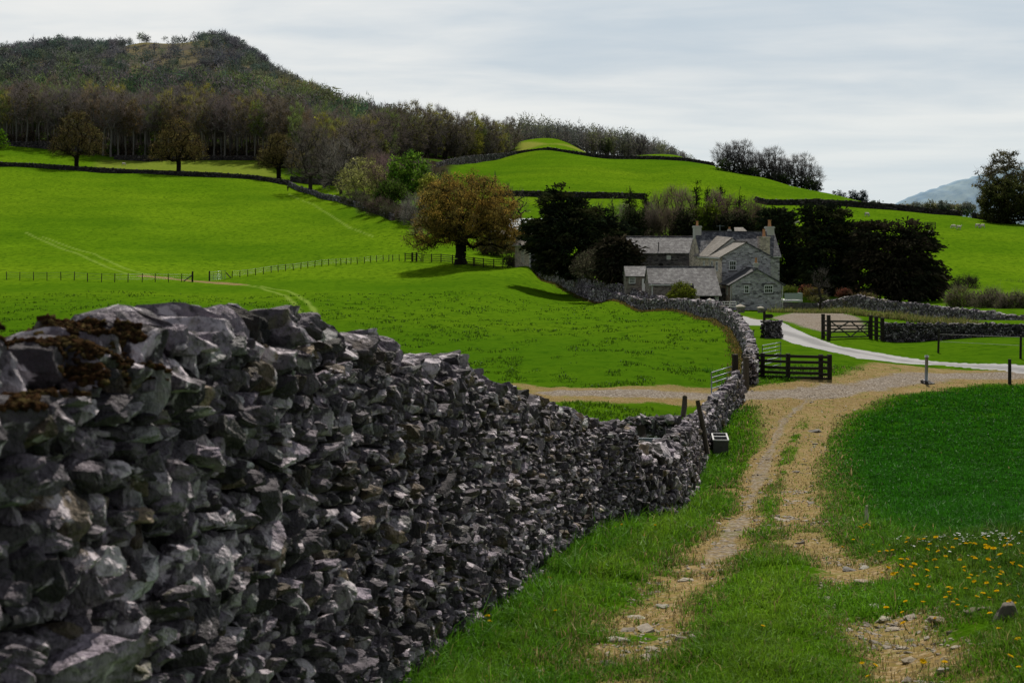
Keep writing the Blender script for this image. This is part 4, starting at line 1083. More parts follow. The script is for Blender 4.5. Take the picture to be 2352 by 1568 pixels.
# leaning posts along the walls
def stake(x0, y0, x1, y1, d, r, label, mat=M_WOODM, name='wooden_stake'):
    a = W(x0, y0, d); b = W(x1, y1, d); b[1] += .25; m = MB(); m.tube([np.zeros(3), (b-a)*.5+np.array([.01, 0, 0]), b-a], [r, r, r*.85], 7)
    o = m.build(name, mat, None, True, a); return tag(o, label, 'stake')
k = .138
def c5(zx, zy): return 1392.4+k*zx, 846.7+k*zy
stake(*c5(1690, 1420), *c5(1540, 545), 38, .07, 'long dark post leaning on the wall behind the trough', M_WOODM)
stake(*c5(1280, 790), *c5(1330, 480), 33, .065, 'short brown post leaning above the dark pen wall', M_WOODM)
stake(*c5(590, 1290), *c5(600, 985), 27, .09, 'dark square post in the rubble gap', M_WOODD)
def c6(zx, zy): return 1637+.168*zx, 677.4+.168*zy
for a, b, lab in (((470, 730), (575, 480), 'long stake leaning against the curving wall top'), ((438, 605), (482, 395), 'thin stake on the field face of the curving wall, above the long one'), ((370, 490), (378, 340), 'upright stake on the curving wall face, between two leaning ones'), ((142, 370), (205, 160), 'slim stake leaning on the wall near the white plank'), ((430, 900), (446, 740), 'short stake beside the gateway pier'), ((400, 900), (415, 800), 'stubby stake beside the gateway pier')):
    x0, y0 = c6(*a); x1, y1 = c6(*b); p_ = hit(x0, y0, 50, 140); stake(x0, y0-2, x1, y1, p_[1]-.5, .05, lab, M_WOODM)
stake(*c6(540, 500), *c6(420, 380), 88, .05, 'thin crossed stick lying on the curving wall')
x0, y0 = c6(0, 270); x1, y1 = c6(60, 155); d = hit(x0, y0, 80, 160)[1]-.4
a = W(x0, y0, d); b = W(x1, y1, d)
o = MB().bar((0, 0, 0), b-a, .05, .22).build('plank', M_WOODL, None, loc=a); tag(o, 'pale plank leaning against the lane wall', 'plank')
o = MB().box(-.9, .2, -.3, .1, -.05, .06).build('plank', M_WOODL, None, loc=a+np.array([-.1, -.2, .05])); tag(o, 'pale plank lying flat in the grass below the lane wall', 'plank')
# hurdle in the rubble gap
a, b = W(*c5(240, 1152), 25.5), W(*c5(930, 1172), 25.5); c = W(*c5(240, 1290), 25.5)
e = empty('gap_hurdle', a, 0, 'low metal hurdle closing the rubble gap in the wall', 'hurdle')
m = MB(); m.tube([(0, 0, 0), b-a], .02, 6); m.build('rail', M_METAL, e); m = MB(); m.tube([c-a, b-a+(c-a)], .02, 6); m.build('rail', M_METAL, e)
m = MB(); m.tube([W(*c5(905, 1230), 25.5)-a, W(*c5(630, 1210), 25.5)-a, W(*c5(640, 1190), 25.5)-a, W(*c5(905, 1205), 25.5)-a], .02, 6); m.build('latch_bar', M_METAL, e)
m = MB(); m.tube([W(*c5(590, 1152), 25.5)-a, W(*c5(590, 1300), 25.5)-a], .03, 6); m.build('upright', M_METAL, e)
# water trough
p_, s = at(1656, 1041, 30, 60)
w = 35*s; d = 1.5; h = 34*s
e = empty('water_trough', p_, math.radians(-6), 'grimy concrete water trough with pale rim in the grass by the wall', 'trough')
m = MB(); t = .032
V = []
for z, k_ in ((-.15, .93), (h, 1.0)):
    for x, y in ((-w/2, 0), (w/2, 0), (w/2, d), (-w/2, d)): V.append((x*k_, y, z))
for z, k_ in ((h, 1.0), (h*.55, .95)):
    for x, y in ((-w/2+t, t), (w/2-t, t), (w/2-t, d-t), (-w/2+t, d-t)): V.append((x*k_, y, z))
m.raw(V, [(0, 1, 5, 4), (1, 2, 6, 5), (2, 3, 7, 6), (3, 0, 4, 7), (4, 5, 9, 8), (5, 6, 10, 9), (6, 7, 11, 10), (7, 4, 8, 11), (9, 13, 12, 8)[::-1], (10, 14, 13, 9)[::-1], (11, 15, 14, 10)[::-1], (8, 12, 15, 11)[::-1], (12, 13, 14, 15)])
m.build('basin', M_CONC, e)
r = MB(); r.box(-w/2-.015, w/2+.015, -.015, t, h+.003, h+.035); r.box(-w/2-.015, w/2+.015, d-t, d+.015, h+.003, h+.035); r.box(-w/2-.015, -w/2+t, t, d-t, h+.003, h+.035); r.box(w/2-t, w/2+.015, t, d-t, h+.003, h+.035)
r.box(-w/2+t, w/2-t, d*.52, d*.58, h-.01, h+.03); r.build('rim', M_CONCL, e)
MB().box(-w/2+t+.01, w/2-t-.01, t+.01, d-t-.01, h*.56, h*.62).build('water', M_WATER, e)
# gate piers by the cottage with pyramid caps
def pier(x, ytop, ycap, wpx, d, label):
    s = d/F; p = W(x, ycap, d); zg = g1(p[0], d); w_ = wpx*s*.5
    e = empty('gate_pier', (p[0], d, zg), 0, label, 'gate pier', 'stone gate piers with pointed caps')
    MB().box(-w_*.8, w_*.8, -w_*.8, w_*.8, -.3, p[2]-zg).build('shaft', M_WALLM, e)
    zc = p[2]-zg+.005; m = MB(); k = w_
    m.raw([(-k, -k, zc), (k, -k, zc), (k, k, zc), (-k, k, zc), (-k, -k, zc+.1), (k, -k, zc+.1), (k, k, zc+.1), (-k, k, zc+.1), (0, 0, zc+(ycap-ytop)*s)], [(3, 2, 1, 0), (0, 1, 5, 4), (1, 2, 6, 5), (2, 3, 7, 6), (3, 0, 4, 7), (4, 5, 8), (5, 6, 8), (6, 7, 8), (7, 4, 8)])
    m.build('cap', M_STONEL, e)
pier(1630, 684.5, 691.5, 16, 134, 'stone gate pier with pointed cap in front of the low barn')
pier(1701, 698, 706, 20, 128, 'stone gate pier with pointed cap below the small cottage window')
pier(1747, 703, 709, 15, 127, 'stone gate pier with pointed cap below the wide cottage window')
a = W(1642, 705, 133); b = W(1691, 705, 130)
tube_gate('yard_gate', 'pale steel yard gate between two pointed piers', a, b, 12*132/F, (.1, .55, 1.0), M_PIPE, False, None, .03, (0, .2, .45, .7, 1.))
# low garden walls, terrace
gwl = [W(1801, 705, 143), W(1870, 705, 150)]
m = MB(); p = W(1800, 693, 141); q = W(1872, 696, 147)
o = MB().bar((0, 0, -.9), q-p+np.array([0, 0, -.9]), .5, 1.8).build('garden_wall', M_WALLD, None, loc=p); tag(o, 'dark retaining wall below the cottage terrace', 'garden wall', None, 'thing')
e = empty('terrace', W(1801, 691, 142), 0, 'white terrace slab with glass balustrade beside the cottage gable', 'terrace')
MB().box(0, 1.85, 0, 2.2, -.08, .1).build('slab', M_WHITE, e)
tg = NT('balustrade_glass'); tg_m = tg.done(tg.pbr((.42, .50, .47), .15, None, .5))
MB().box(.05, 1.85, .05, .09, .12, .78).build('glass_panel', tg_m, e); MB().box(1.8, 1.84, .1, 2.2, .12, .78).build('glass_panel', tg_m, e)
# ---------------------------------------------------------------- trees
def bark(name, c):
    t = NT(name); P = t.obj()
    n = t.noise(t.scale3(P, (1, 1, .25)), 7, 5, .7)
    col = t.mix(n, tuple(np.array(c)*.5), tuple(np.array(c)*1.5))
    return t.done(t.pbr(col, .95, t.bump(n, .7, .05), .05))
def crown_mat(name, tint_a=(1, 1, 1), tint_b=(1, 1, 1), tr=.4):
    t = NT(name); a = t.attr('col'); oi = t.n('ObjectInfo')
    tint = t.mix(oi.outputs['Random'], tint_a, tint_b)
    c = t.mix(1, a.outputs['Color'], tint, 'MULTIPLY')
    return t.done(t.leaf(c, tr))
M_BARK = bark('bark', (.045, .038, .032)); M_BARKD = bark('dark_bark', (.016, .013, .011)); M_BARKG = bark('grey_bark', (.15, .14, .13))
M_LEAF = crown_mat('leaf_clumps'); M_YEWM = crown_mat('yew_sprays', tr=.08)
def wood_twig_mat():
    t = NT('wood_twigs'); a = t.attr('col'); oi = t.n('ObjectInfo')
    r = t.n('ValToRGB'); t.put(r.inputs[0], oi.outputs['Random']); cr = r.color_ramp; cr.interpolation = 'CONSTANT'
    pal = [(.0, (.85, .80, .80)), (.18, (1.05, .98, .94)), (.36, (1.2, 1.12, .86)), (.46, (.95, .86, .9)), (.64, (1.08, .98, .82)), (.72, (1.25, 1.02, .74)), (.76, (1.1, 1.6, .5)), (.84, (.82, .8, .84)), (.90, (1.9, 1.95, .5))]
    cr.elements[0].position = 0; cr.elements[0].color = (*pal[0][1], 1); cr.elements[1].position = pal[1][0]; cr.elements[1].color = (*pal[1][1], 1)
    for p, c in pal[2:]: e = cr.elements.new(p); e.color = (*c, 1)
    c = t.mix(1, a.outputs['Color'], r.outputs[0], 'MULTIPLY')
    return t.done(t.leaf(c, .3))
M_TWIG = wood_twig_mat()
def in_env(env, n, shell=.55):
    """n points in a union of ellipsoids, biased to the outside"""
    E = np.array(env, float); vol = (E[:, 3]*E[:, 4]*E[:, 5])**.8; k = rng.choice(len(E), n, p=vol/vol.sum())
    d = rng.normal(size=(n, 3)); d /= np.linalg.norm(d, axis=1, keepdims=True)
    r = (shell**3+(1-shell**3)*rng.random(n))**(1/3)
    return E[k, :3]+d*r[:, None]*E[k, 3:6]
def skeleton(att, trunk, k0=1, pen=.22, step=1.1, up=.25):
    cap = len(trunk)+len(att)*14; pos = np.zeros((cap, 3)); par = np.full(cap, -1); pl = np.zeros(cap); dr = np.zeros((cap, 3))
    n = len(trunk); pos[:n] = trunk; par[1:n] = np.arange(n-1)
    for i in range(1, n): dr[i] = (pos[i]-pos[i-1])/np.linalg.norm(pos[i]-pos[i-1])
    dr[0] = (0, 0, 1)
    c = np.array(trunk[-1]); order = np.argsort(np.linalg.norm((att-c)*np.array([1, 1, .8]), axis=1)); tips = []
    for a in att[order]:
        d = np.linalg.norm(pos[:n]-a, axis=1)
        cost = d+np.maximum(pos[:n, 2]-a[2], 0)*1.1+pen*pl[:n]; cost[:k0] += 1e3
        j = int(np.argmin(cost)); L = d[j]; m = max(1, min(12, int(round(L/step))))
        ctrl = pos[j]+(dr[j]*.75+np.array([0, 0, up]))*L*.42
        prev = j
        for q in range(1, m+1):
            t = q/m; p = (1-t)**2*pos[j]+2*t*(1-t)*ctrl+t*t*a+rng.normal(0, .05*L/m, 3)*(q < m)
            pos[n] = p; par[n] = prev; s = np.linalg.norm(p-pos[prev])+1e-6; pl[n] = pl[prev]+s; dr[n] = (p-pos[prev])/s; prev = n; n += 1
        tips.append(prev)
    return pos[:n], par[:n], dr[:n], np.array(tips)
def tubes(pos, par, r0, rmin=.02, ex=.5, sides=5, base_flare=1.35):
    n = len(pos); cnt = np.zeros(n); child = np.zeros(n, bool); child[par[par >= 0]] = True
    cnt[~child] = 1
    for i in range(n-1, 0, -1): cnt[par[i]] += cnt[i]
    r = np.maximum(r0*(cnt/cnt[0])**ex, rmin); r[0] *= base_flare
    i = np.arange(1, n); p = par[i]; A = pos[p]; B = pos[i]; ra = np.minimum(r[p], r[i]*1.7); rb = r[i]
    ra = np.where(p == 0, r[0], ra)
    d = B-A; d /= np.linalg.norm(d, axis=1, keepdims=True)+1e-9
    u = np.where(np.abs(d[:, 2:3]) < .9, np.array([[0, 0, 1.]]), np.array([[1., 0, 0]]))
    s1 = np.cross(d, u); s1 /= np.linalg.norm(s1, axis=1, keepdims=True); s2 = np.cross(s1, d)
    ang = np.linspace(0, 2*np.pi, sides, endpoint=False)
    ring = np.cos(ang)[None, :, None]*s1[:, None]+np.sin(ang)[None, :, None]*s2[:, None]
    V = np.stack([A[:, None]+ring*ra[:, None, None], B[:, None]+ring*rb[:, None, None]], 1).reshape(-1, 3)
    k = np.arange(sides); b = (np.arange(len(i))*2*sides)[:, None]
    Q = np.stack([b+k, b+(k+1) % sides, b+sides+(k+1) % sides, b+sides+k], -1).reshape(-1, 4)
    return V, Q, r
def frames(n, nrm):
    u = rng.normal(size=(n, 3)); u -= (u*nrm).sum(1, keepdims=True)*nrm; u /= np.linalg.norm(u, axis=1, keepdims=True)+1e-9
    return u, np.cross(nrm, u)
def leaf_quads(P, size, asp=.6, up=.35, jit=.35):
    n = len(P); nrm = rng.normal(size=(n, 3)); nrm[:, 2] += up; nrm /= np.linalg.norm(nrm, axis=1, keepdims=True)
    u, v = frames(n, nrm); s = size*np.exp(rng.normal(0, jit, n))[:, None]
    V = np.stack([P-u*s*.5, P+v*s*asp*.5, P+u*s*.5, P-v*s*asp*.5], 1).reshape(-1, 3)
    return V, np.arange(n*4).reshape(-1, 4)
def sprays(P, D, L, w, droop=.3):
    """elongated blades along direction D"""
    n = len(P); D = D/np.linalg.norm(D, axis=1, keepdims=True); L = L*np.exp(rng.normal(0, .3, n))[:, None]
    u = rng.normal(size=(n, 3)); u -= (u*D).sum(1, keepdims=True)*D; u /= np.linalg.norm(u, axis=1, keepdims=True)+1e-9
    M_ = P+D*L*.5; T = P+D*L; T[:, 2] -= droop*L[:, 0]
    V = np.stack([P, M_+u*w*.5, T, M_-u*w*.5], 1).reshape(-1, 3)
    return V, np.arange(n*4).reshape(-1, 4)
def twigs(P, D, L, w):
    n = len(P); D = D/np.linalg.norm(D, axis=1, keepdims=True); L = L*np.exp(rng.normal(0, .3, n))[:, None]
    u = rng.normal(size=(n, 3)); u -= (u*D).sum(1, keepdims=True)*D; u /= np.linalg.norm(u, axis=1, keepdims=True)+1e-9
    V = np.stack([P-u*w*.5, P+u*w*.5, P+D*L], 1).reshape(-1, 3)
    return V, np.arange(n*3).reshape(-1, 3)
def clump_cols(n, per, cols, var=.28):
    """colour per clump then per leaf"""
    C = np.array(cols, float); k = rng.integers(len(C), size=n//per+1)
    b = C[k]*np.exp(rng.normal(0, .22, (len(k), 1)))
    c = np.repeat(b, per, 0)[:n]*np.exp(rng.normal(0, var, (n, 1)))
    return np.clip(c, 0, .8)
def make_tree(seed, env, trunk_h, r0, natt, nleaf, leaf, cols, twig=0, twig_len=.9, twig_w=.035, twig_col=(.07, .055, .045), shell=.55, sig=.5, step=1.1, lean=(0, 0), k0=1, asp=.6, sides=5, top=None, kind='quad', pen=.22, rmin=.02, up=.25, ex=.5, flatten=.7):
    global rng
    keep = rng; rng = np.random.default_rng(seed)
    att = in_env(env, natt, shell)
    att = att[att[:, 2] > .4]
    m = 5
    tr = np.array([[lean[0]*t+rng.normal(0, .05)*(t > 0), lean[1]*t+rng.normal(0, .05)*(t > 0), trunk_h*t] for t in np.linspace(0, 1, m)])
    if top is not None: tr = np.r_[tr, [[lean[0]+rng.normal(0, .1), lean[1]+rng.normal(0, .1), trunk_h+(top-trunk_h)*t] for t in np.linspace(0, 1, 8)[1:]]]
    pos, par, dr, tips = skeleton(att, tr, k0=min(m-1, 3) if k0 == 1 else k0, step=step, pen=pen, up=up)
    TV, TQ, rr = tubes(pos, par, r0, rmin, ex=ex, sides=sides)
    VV = []; FF = []; CC = []; n = 0
    if nleaf:
        per = max(1, nleaf//max(1, len(tips))); c = np.repeat(pos[tips], per, 0)
        P = c+rng.normal(0, sig, c.shape)*np.array([1, 1, flatten])
        if kind == 'quad': V, Q = leaf_quads(P, leaf, asp)
        else:
            cen = np.array(env)[0, :3]; D = P-cen; D /= np.linalg.norm(D, axis=1, keepdims=True)+1e-6; D = D+rng.normal(0, .55, D.shape); D[:, 2] = D[:, 2]*.35+.12
            V, Q = sprays(P, D, leaf, leaf*asp)
        VV.append(V); FF.append(Q+n); n += len(V); CC.append(np.repeat(clump_cols(len(P), per, cols), 4, 0))
    if twig:
        j = rng.choice(tips, twig); thin = np.where(rr < rmin*2.2)[0]
        h = twig//2; j[:h] = rng.choice(thin, h) if len(thin) else j[:h]
        P = pos[j]+rng.normal(0, sig*.6, (twig, 3)); cen = np.array([lean[0], lean[1], np.array(env)[0, 2]-1.0])
        D = P-cen; D /= np.linalg.norm(D, axis=1, keepdims=True)+1e-6; D = D*.9+rng.normal(0, .5, D.shape)+np.array([0, 0, .45])
        V, Q = twigs(P, D, twig_len, twig_w); VV.append(V); FF.append(Q+n); n += len(V)
        CC.append(np.repeat(np.array(twig_col)*np.exp(rng.normal(0, .3, (twig, 1))), 3, 0))
    rng = keep
    return (TV, TQ), (np.concatenate(VV), FF, np.concatenate(CC))
_tree_lib = {}
def tree_meshes(key, bark_m=None, crown_m=None, **kw):
    if key not in _tree_lib:
        (TV, TQ), (V, Fs, C) = make_tree(**kw)
        _tree_lib[key] = (mesh('trunk', TV, TQ, None, True, bark_m or M_BARK), mesh('crown', V, Fs, C, False, crown_m or M_LEAF))
    return _tree_lib[key]
def plant(name, mm, p, label, cat='tree', group=None, sc=1.0, rz=None, sink=.1):
    e = empty(name, (p[0], p[1], p[2]-sink), rng.uniform(0, 6.28) if rz is None else rz, label, cat, group)
    e.scale = (sc, sc, sc) if np.isscalar(sc) else sc
    tn = 'stems' if cat in ('bush', 'shrub') else 'trunk'
    link(tn, mm[0], None, e); link('foliage' if cat in ('bush', 'shrub') else 'crown', mm[1], None, e)
    return e
def ball(h, rx, rz=None, cz=None): return [(0, 0, cz if cz is not None else h-rz, rx, rx, rz)]
# --- hero tree
B0 = at(1059, 606, 150, 300)[0]; q = B0[1]/F
HX = lambda x, y: ((x-1059)*q, (607-y)*q)
def E(x, y, rx, ry, dy=0.): a, z = HX(x, y); return (a, dy, z, rx*q*1.04, rx*q, ry*q*1.04)
env = [E(1072, 482, 116, 84), E(1074, 464, 90, 72), E(1004, 533, 64, 38), E(968, 552, 34, 30), E(1148, 533, 64, 40), E(1170, 550, 30, 28), E(1000, 486, 46, 44), E(1150, 486, 46, 46), E(1072, 500, 96, 50, 4.), E(1072, 498, 96, 50, -4.2)]
mm = tree_meshes('hero', M_BARKD, seed=5, env=env, trunk_h=3.7, r0=.80, natt=900, nleaf=84000, leaf=.175, cols=[(.29, .19, .042), (.13, .10, .032), (.24, .175, .042), (.34, .225, .05), (.095, .075, .027), (.18, .145, .04)], twig=7000, twig_len=.45, twig_w=.032, twig_col=(.085, .06, .032), shell=.45, sig=.42, step=.8, sides=7, rmin=.026, pen=.10, up=.45, ex=.5, k0=4)
plant('sycamore_tree', mm, B0, 'huge rounded copper-brown tree standing beside the wooden rail fence', rz=0)
# --- three brown oaks on the far wall
for i, (x, d, row, top, wpx, seed, lab) in enumerate(((175, 446, 388, 253, 118, 31, 'broad bronze oak at the far wall, first of three from the wood corner'), (410, 440, 398, 265, 124, 32, 'tall narrow-topped bronze oak on the far wall between two other oaks'), (640, 430, 411, 305, 98, 33, 'smaller pale bronze oak on the far wall next to the lane corner'))):
    p = gp(x, d); s = d/F; H = (YH-(p[2]*-1/s if False else 0)); H = (row-top)*s*1.0; w = wpx*s/2*1.12
    env = [(0, 0, H*.66, w*.62, w*.62, H*.33), (0, 0, H*.40, w*.90, w*.9, H*.18), (w*.45, 0, H*.5, w*.5, w*.5, H*.2), (-w*.4, .5, H*.52, w*.5, w*.5, H*.22), (0, 0, H*.8, w*.42, w*.42, H*.2), (w*.6, 0, H*.30, w*.38, w*.4, H*.08), (-w*.6, 0, H*.30, w*.38, w*.4, H*.08)]
    c = [[(.105, .082, .034), (.115, .09, .036), (.085, .072, .03), (.10, .098, .034)], [(.12, .09, .034), (.13, .10, .036), (.09, .075, .03), (.11, .105, .034)], [(.15, .125, .05), (.13, .105, .04), (.115, .108, .04), (.165, .135, .055)]][i]
    mm = tree_meshes(f'oak{i}', M_BARKD, seed=seed, env=env, trunk_h=H*.2, r0=.75, natt=360, nleaf=15000, leaf=.25, cols=[tuple(f*q for q in k) for k in c for f in (.7, 1.2)], twig=1600, twig_len=1.2, twig_w=.06, twig_col=(.05, .036, .022), sig=.65, step=1.3, pen=.12, up=.4, rmin=.035, k0=3)
    p[2] = -(row-YH)*s
    plant('oak_tree', mm, p, lab, rz=0)
def tree_px(name, key, x, d, top, w, label, trunk=.2, row=None, cat='tree', group=None, natt=150, nleaf=3000, leaf=.4, cols=((.1, .1, .03),), twig=600, twig_col=(.07, .055, .045), twig_len=1.0, tw=.05, sig=.5, shape='round', seed=None, bark_m=None, crown_m=None, dx=0, **kw):
    """tree fitted to its surveyed height and spread"""
    p = gp(x, d); s = d/F
    if row is not None: p[2] = -(row-YH)*s
    H = -(top-YH)*s-p[2]; r = w*s/2
    if shape == 'round': env = [(dx*s, 0, H*.58, r*.92, r*.9, H*.42), (-r*.3, 0, H*.45, r*.65, r*.6, H*.3), (r*.35, 0, H*.42, r*.65, r*.6, H*.3), (0, 0, H*.75, r*.6, r*.6, H*.25)]
    elif shape == 'tall': env = [(0, 0, H*.62, r*.85, r*.85, H*.37), (0, 0, H*.45, r*.95, r*.9, H*.22)]
    elif shape == 'low': env = [(0, 0, H*.48, r*.95, r*.9, H*.5), (-r*.45, 0, H*.35, r*.55, r*.6, H*.36), (r*.4, 0, H*.38, r*.6, r*.6, H*.4)]
    elif shape == 'cone': env = [(0, 0, H*(.16+.8*t), r*(1-t)**.8+.15, r*(1-t)**.8+.15, H*.09) for t in np.linspace(0, 1, 7)]
    mm = tree_meshes(key, bark_m, crown_m, seed=seed or (abs(hash(key)) % 1 + int(x*7+d)), env=env, trunk_h=max(H*trunk, .3), r0=max(.03*H, .06), natt=natt, nleaf=nleaf, leaf=leaf, cols=cols, twig=twig, twig_len=twig_len, twig_w=tw, twig_col=twig_col, sig=sig, top=H*.97 if shape in ('cone',) else None, k0=2, **kw)
    return plant(name, mm, p, label, cat, group, rz=0)
BR = (.12, .10, .085); GRB = (.15, .135, .12); PUR = (.15, .105, .10)
G1 = ((.19, .22, .05), (.24, .26, .07), (.15, .19, .04)); G2 = ((.09, .18, .02), (.13, .23, .024), (.06, .13, .016)); G3 = ((.14, .155, .04), (.18, .18, .055), (.10, .125, .035))
tree_px('green_tree', 'edge', -14, 470, 291, 66, 'bright green leafy tree cut by the edge of the view above the far wall', cols=((.10, .20, .012), (.07, .15, .01)), nleaf=2500, leaf=.5)
tree_px('bare_tree', 'b1', 713, 388, 284, 134, 'bare dark tree with stout trunk beside the farm lane', trunk=.28, nleaf=0, twig=4200, twig_col=(.095, .085, .078), natt=260, twig_len=1.3, tw=.055, row=446)
tree_px('bare_tree', 'b2', 783, 372, 322, 116, 'grey bare tree leaning over the lane wall next to the pale green tree', trunk=.2, nleaf=0, twig=3200, twig_col=(.15, .14, .13), natt=200, twig_len=1.2, tw=.055, row=456)
tree_px('pale_green_tree', 'b3', 832, 352, 358, 122, 'pale yellow-green budding tree above the end of the blue-grey wall', trunk=.06, shape='low', cols=((.30, .31, .10), (.25, .27, .08), (.34, .34, .13)), nleaf=9000, leaf=.27, twig=1500, natt=260)
tree_px('bare_tree', 'b4', 893, 350, 360, 100, 'purplish bare tree between the pale green tree and the bright larch', nleaf=0, twig=3600, twig_col=(.17, .115, .12), natt=200, twig_len=1.1)
tree_px('larch_tree', 'b5', 938, 318, 346, 112, 'tall bright green tree with pointed top behind the copper tree', trunk=.1, cols=G2, nleaf=6500, leaf=.42, twig=500, natt=260, shape='tall')
tree_px('green_tree', 'b6', 900, 306, 412, 84, 'mid green bushy tree at the dark field corner', trunk=.12, cols=((.045, .085, .012), (.06, .10, .016)), nleaf=3400, leaf=.4, natt=150)
tree_px('yellow_green_tree', 'b7', 984, 312, 398, 46, 'yellow-green tree touching the top edge of the copper tree', trunk=.15, cols=((.34, .36, .05), (.26, .30, .05)), nleaf=3200, leaf=.4, natt=130)
tree_px('bare_tree', 'b8', 1008, 330, 380, 70, 'brown bare tree between bright larch and copper tree top', nleaf=0, twig=2600, twig_col=(.10, .08, .06), natt=150)
tree_px('bare_bush', 'b9', 952, 278, 445, 66, 'pale grey bare thorn bush by the copper tree', cat='bush', shape='low', trunk=.1, nleaf=0, twig=3200, twig_col=(.17, .16, .15), natt=150, tw=.04)
tree_px('bare_bush', 'b10', 980, 262, 488, 70, 'tan scrub bush beside the short post fence', cat='bush', shape='low', trunk=.1, nleaf=0, twig=2200, twig_col=(.15, .12, .10), natt=110, tw=.04)
tree_px('olive_tree', 'b11', 838, 445, 268, 104, 'big rounded olive-green tree in front of the wood', trunk=.2, cols=G3, nleaf=6000, leaf=.55, twig=1800, natt=300)
tree_px('bare_tree', 'b12', 745, 400, 318, 90, 'dim bare tree between the stout trunk and the grey leaning tree', nleaf=0, twig=3600, twig_col=(.11, .10, .092), natt=200, twig_len=1.2)
tree_px('bare_tree', 'b13', 868, 372, 352, 86, 'warm brown bare tree behind the pale green tree', nleaf=0, twig=3600, twig_col=(.13, .10, .085), natt=200, twig_len=1.2)
tree_px('bare_tree', 'b14', 965, 345, 372, 84, 'grey bare tree behind the bright larch', nleaf=300, cols=G1, twig=3600, twig_col=(.13, .115, .10), natt=200, twig_len=1.2)
for i, (x, d, t, w, c) in enumerate(((852, 306, 446, 66, (.07, .062, .05)), (874, 298, 456, 60, (.085, .065, .058)), (905, 288, 466, 64, (.065, .065, .045)), (930, 282, 478, 56, (.10, .075, .07)), (815, 330, 438, 60, (.07, .07, .05)))):
    tree_px('thicket_bush', f'th{i}', x, d, t, w, 'dark bare thicket bush along the shaded field edge', cat='bush', shape='low', trunk=.1, nleaf=500, cols=((.04, .05, .015),), leaf=.3, twig=1600, twig_col=c, natt=90, group='thicket bushes under the lane trees', tw=.05)
for i, (x, d, t, w, lab) in enumerate(((1137, 300, 388, 22, 'spindly conifer sticking up behind the copper tree'), (1168, 262, 420, 44, 'thin bare ash beside the copper tree'), (1196, 258, 436, 42, 'thin bare ash in front of the pale shed'))):
    tree_px('young_tree', f'yt{i}', x, d, t, w, lab, trunk=.15, nleaf=60, cols=G1, leaf=.25, twig=420 if i else 200, twig_col=(.06, .055, .045), natt=45, shape='cone' if i == 0 else 'tall', tw=.04)
tree_px('olive_bush', 'ob', 1140, 228, 535, 84, 'olive shrubby thicket under the copper tree crown, next to the lane barn', cat='bush', shape='low', trunk=.1, cols=((.085, .085, .03), (.12, .11, .045), (.06, .06, .025)), nleaf=2600, leaf=.3, twig=1400, natt=140)
tree_px('stone_heap_bush', 'ob2', 1176, 205, 588, 24, 'dark rounded bush by the lane barn wall', cat='bush', shape='low', trunk=.1, cols=((.02, .025, .01), (.05, .055, .02)), nleaf=900, leaf=.22, twig=100, natt=60)
# --- yews
YC = ((.024, .036, .017), (.042, .054, .022), (.016, .022, .014), (.058, .060, .026))
YCB = ((.040, .036, .024), (.026, .030, .018), (.055, .044, .030))
def yew(key, x, d, row, lobes, label, natt=340, nleaf=15000, leaf=.55, cols=YC, seed=3, trunk_h=2.0):
    p = gp(x, d); s = d/F; p[2] = -(row-YH)*s
    env = [((lx-x)*s, dy, (row-ly)*s, rx*s, rx*s*.8, ry*s) for lx, ly, rx, ry, dy in lobes]
    mm = tree_meshes(key, M_BARKD, M_YEWM, seed=seed, env=env, trunk_h=trunk_h, r0=.5, natt=natt, nleaf=nleaf, leaf=leaf, cols=cols, twig=0, sig=.42, asp=.42, kind='spray', shell=.5, step=1.0, rmin=.03, k0=2, flatten=.4)
    return plant('yew_tree', mm, p, label, rz=0)
yew('yw0', 1310, 170, 640, [(1320, 568, 92, 62, 0), (1285, 520, 58, 50, 0), (1278, 462, 30, 36, 0), (1305, 500, 48, 50, 0), (1245, 540, 42, 42, 0), (1405, 590, 60, 52, -1), (1378, 540, 58, 48, 0), (1425, 570, 38, 50, 0), (1345, 500, 44, 36, 0), (1283, 440, 17, 20, 0), (1272, 602, 36, 34, 0), (1228, 515, 22, 18, 0), (1430, 600, 30, 34, -1), (1255, 480, 18, 14, 0)], 'massive near-black yew with spreading layers beside the long barn', natt=720, nleaf=42000, seed=41)
yew('yw1', 1795, 172, 690, [(1795, 585, 44, 95, 0), (1785, 520, 38, 46, 0), (1818, 560, 22, 50, 0), (1765, 500, 18, 22, 0), (1806, 500, 20, 20, 0), (1800, 650, 46, 45, 0)], 'black yew directly behind the farmhouse end chimney', natt=260, nleaf=13000, seed=42)
yew('yw2', 1905, 168, 692, [(1905, 590, 60, 90, 0), (1890, 520, 42, 50, 0), (1920, 490, 24, 20, 0), (1865, 490, 20, 18, 0), (1945, 560, 40, 56, 0), (1905, 650, 70, 40, 0), (1870, 560, 24, 50, 0)], 'tall black yew in the middle of the dark garden group', natt=380, nleaf=19000, seed=43)
yew('yw3', 2060, 164, 696, [(2055, 590, 72, 68, 0), (2010, 545, 46, 42, 0), (2080, 520, 28, 18, 0), (2000, 515, 20, 12, 0), (2100, 580, 52, 52, 0), (2135, 635, 34, 38, 0), (2085, 650, 80, 40, 0), (2120, 545, 16, 24, 0), (2150, 660, 26, 26, 0), (1990, 610, 36, 60, 0)], 'broad ragged black yew at the end of the dark group, with bare limbs poking out', natt=460, nleaf=21000, cols=YCB, seed=44)
yew('yw4', 1424, 154, 655, [(1424, 598, 38, 46, 0), (1410, 570, 26, 24, 0), (1440, 610, 24, 34, 0), (1400, 615, 26, 30, 0)], 'dark brownish yew crown overlapping the end of the long barn', natt=220, nleaf=11000, cols=YCB, seed=46, trunk_h=1.2)
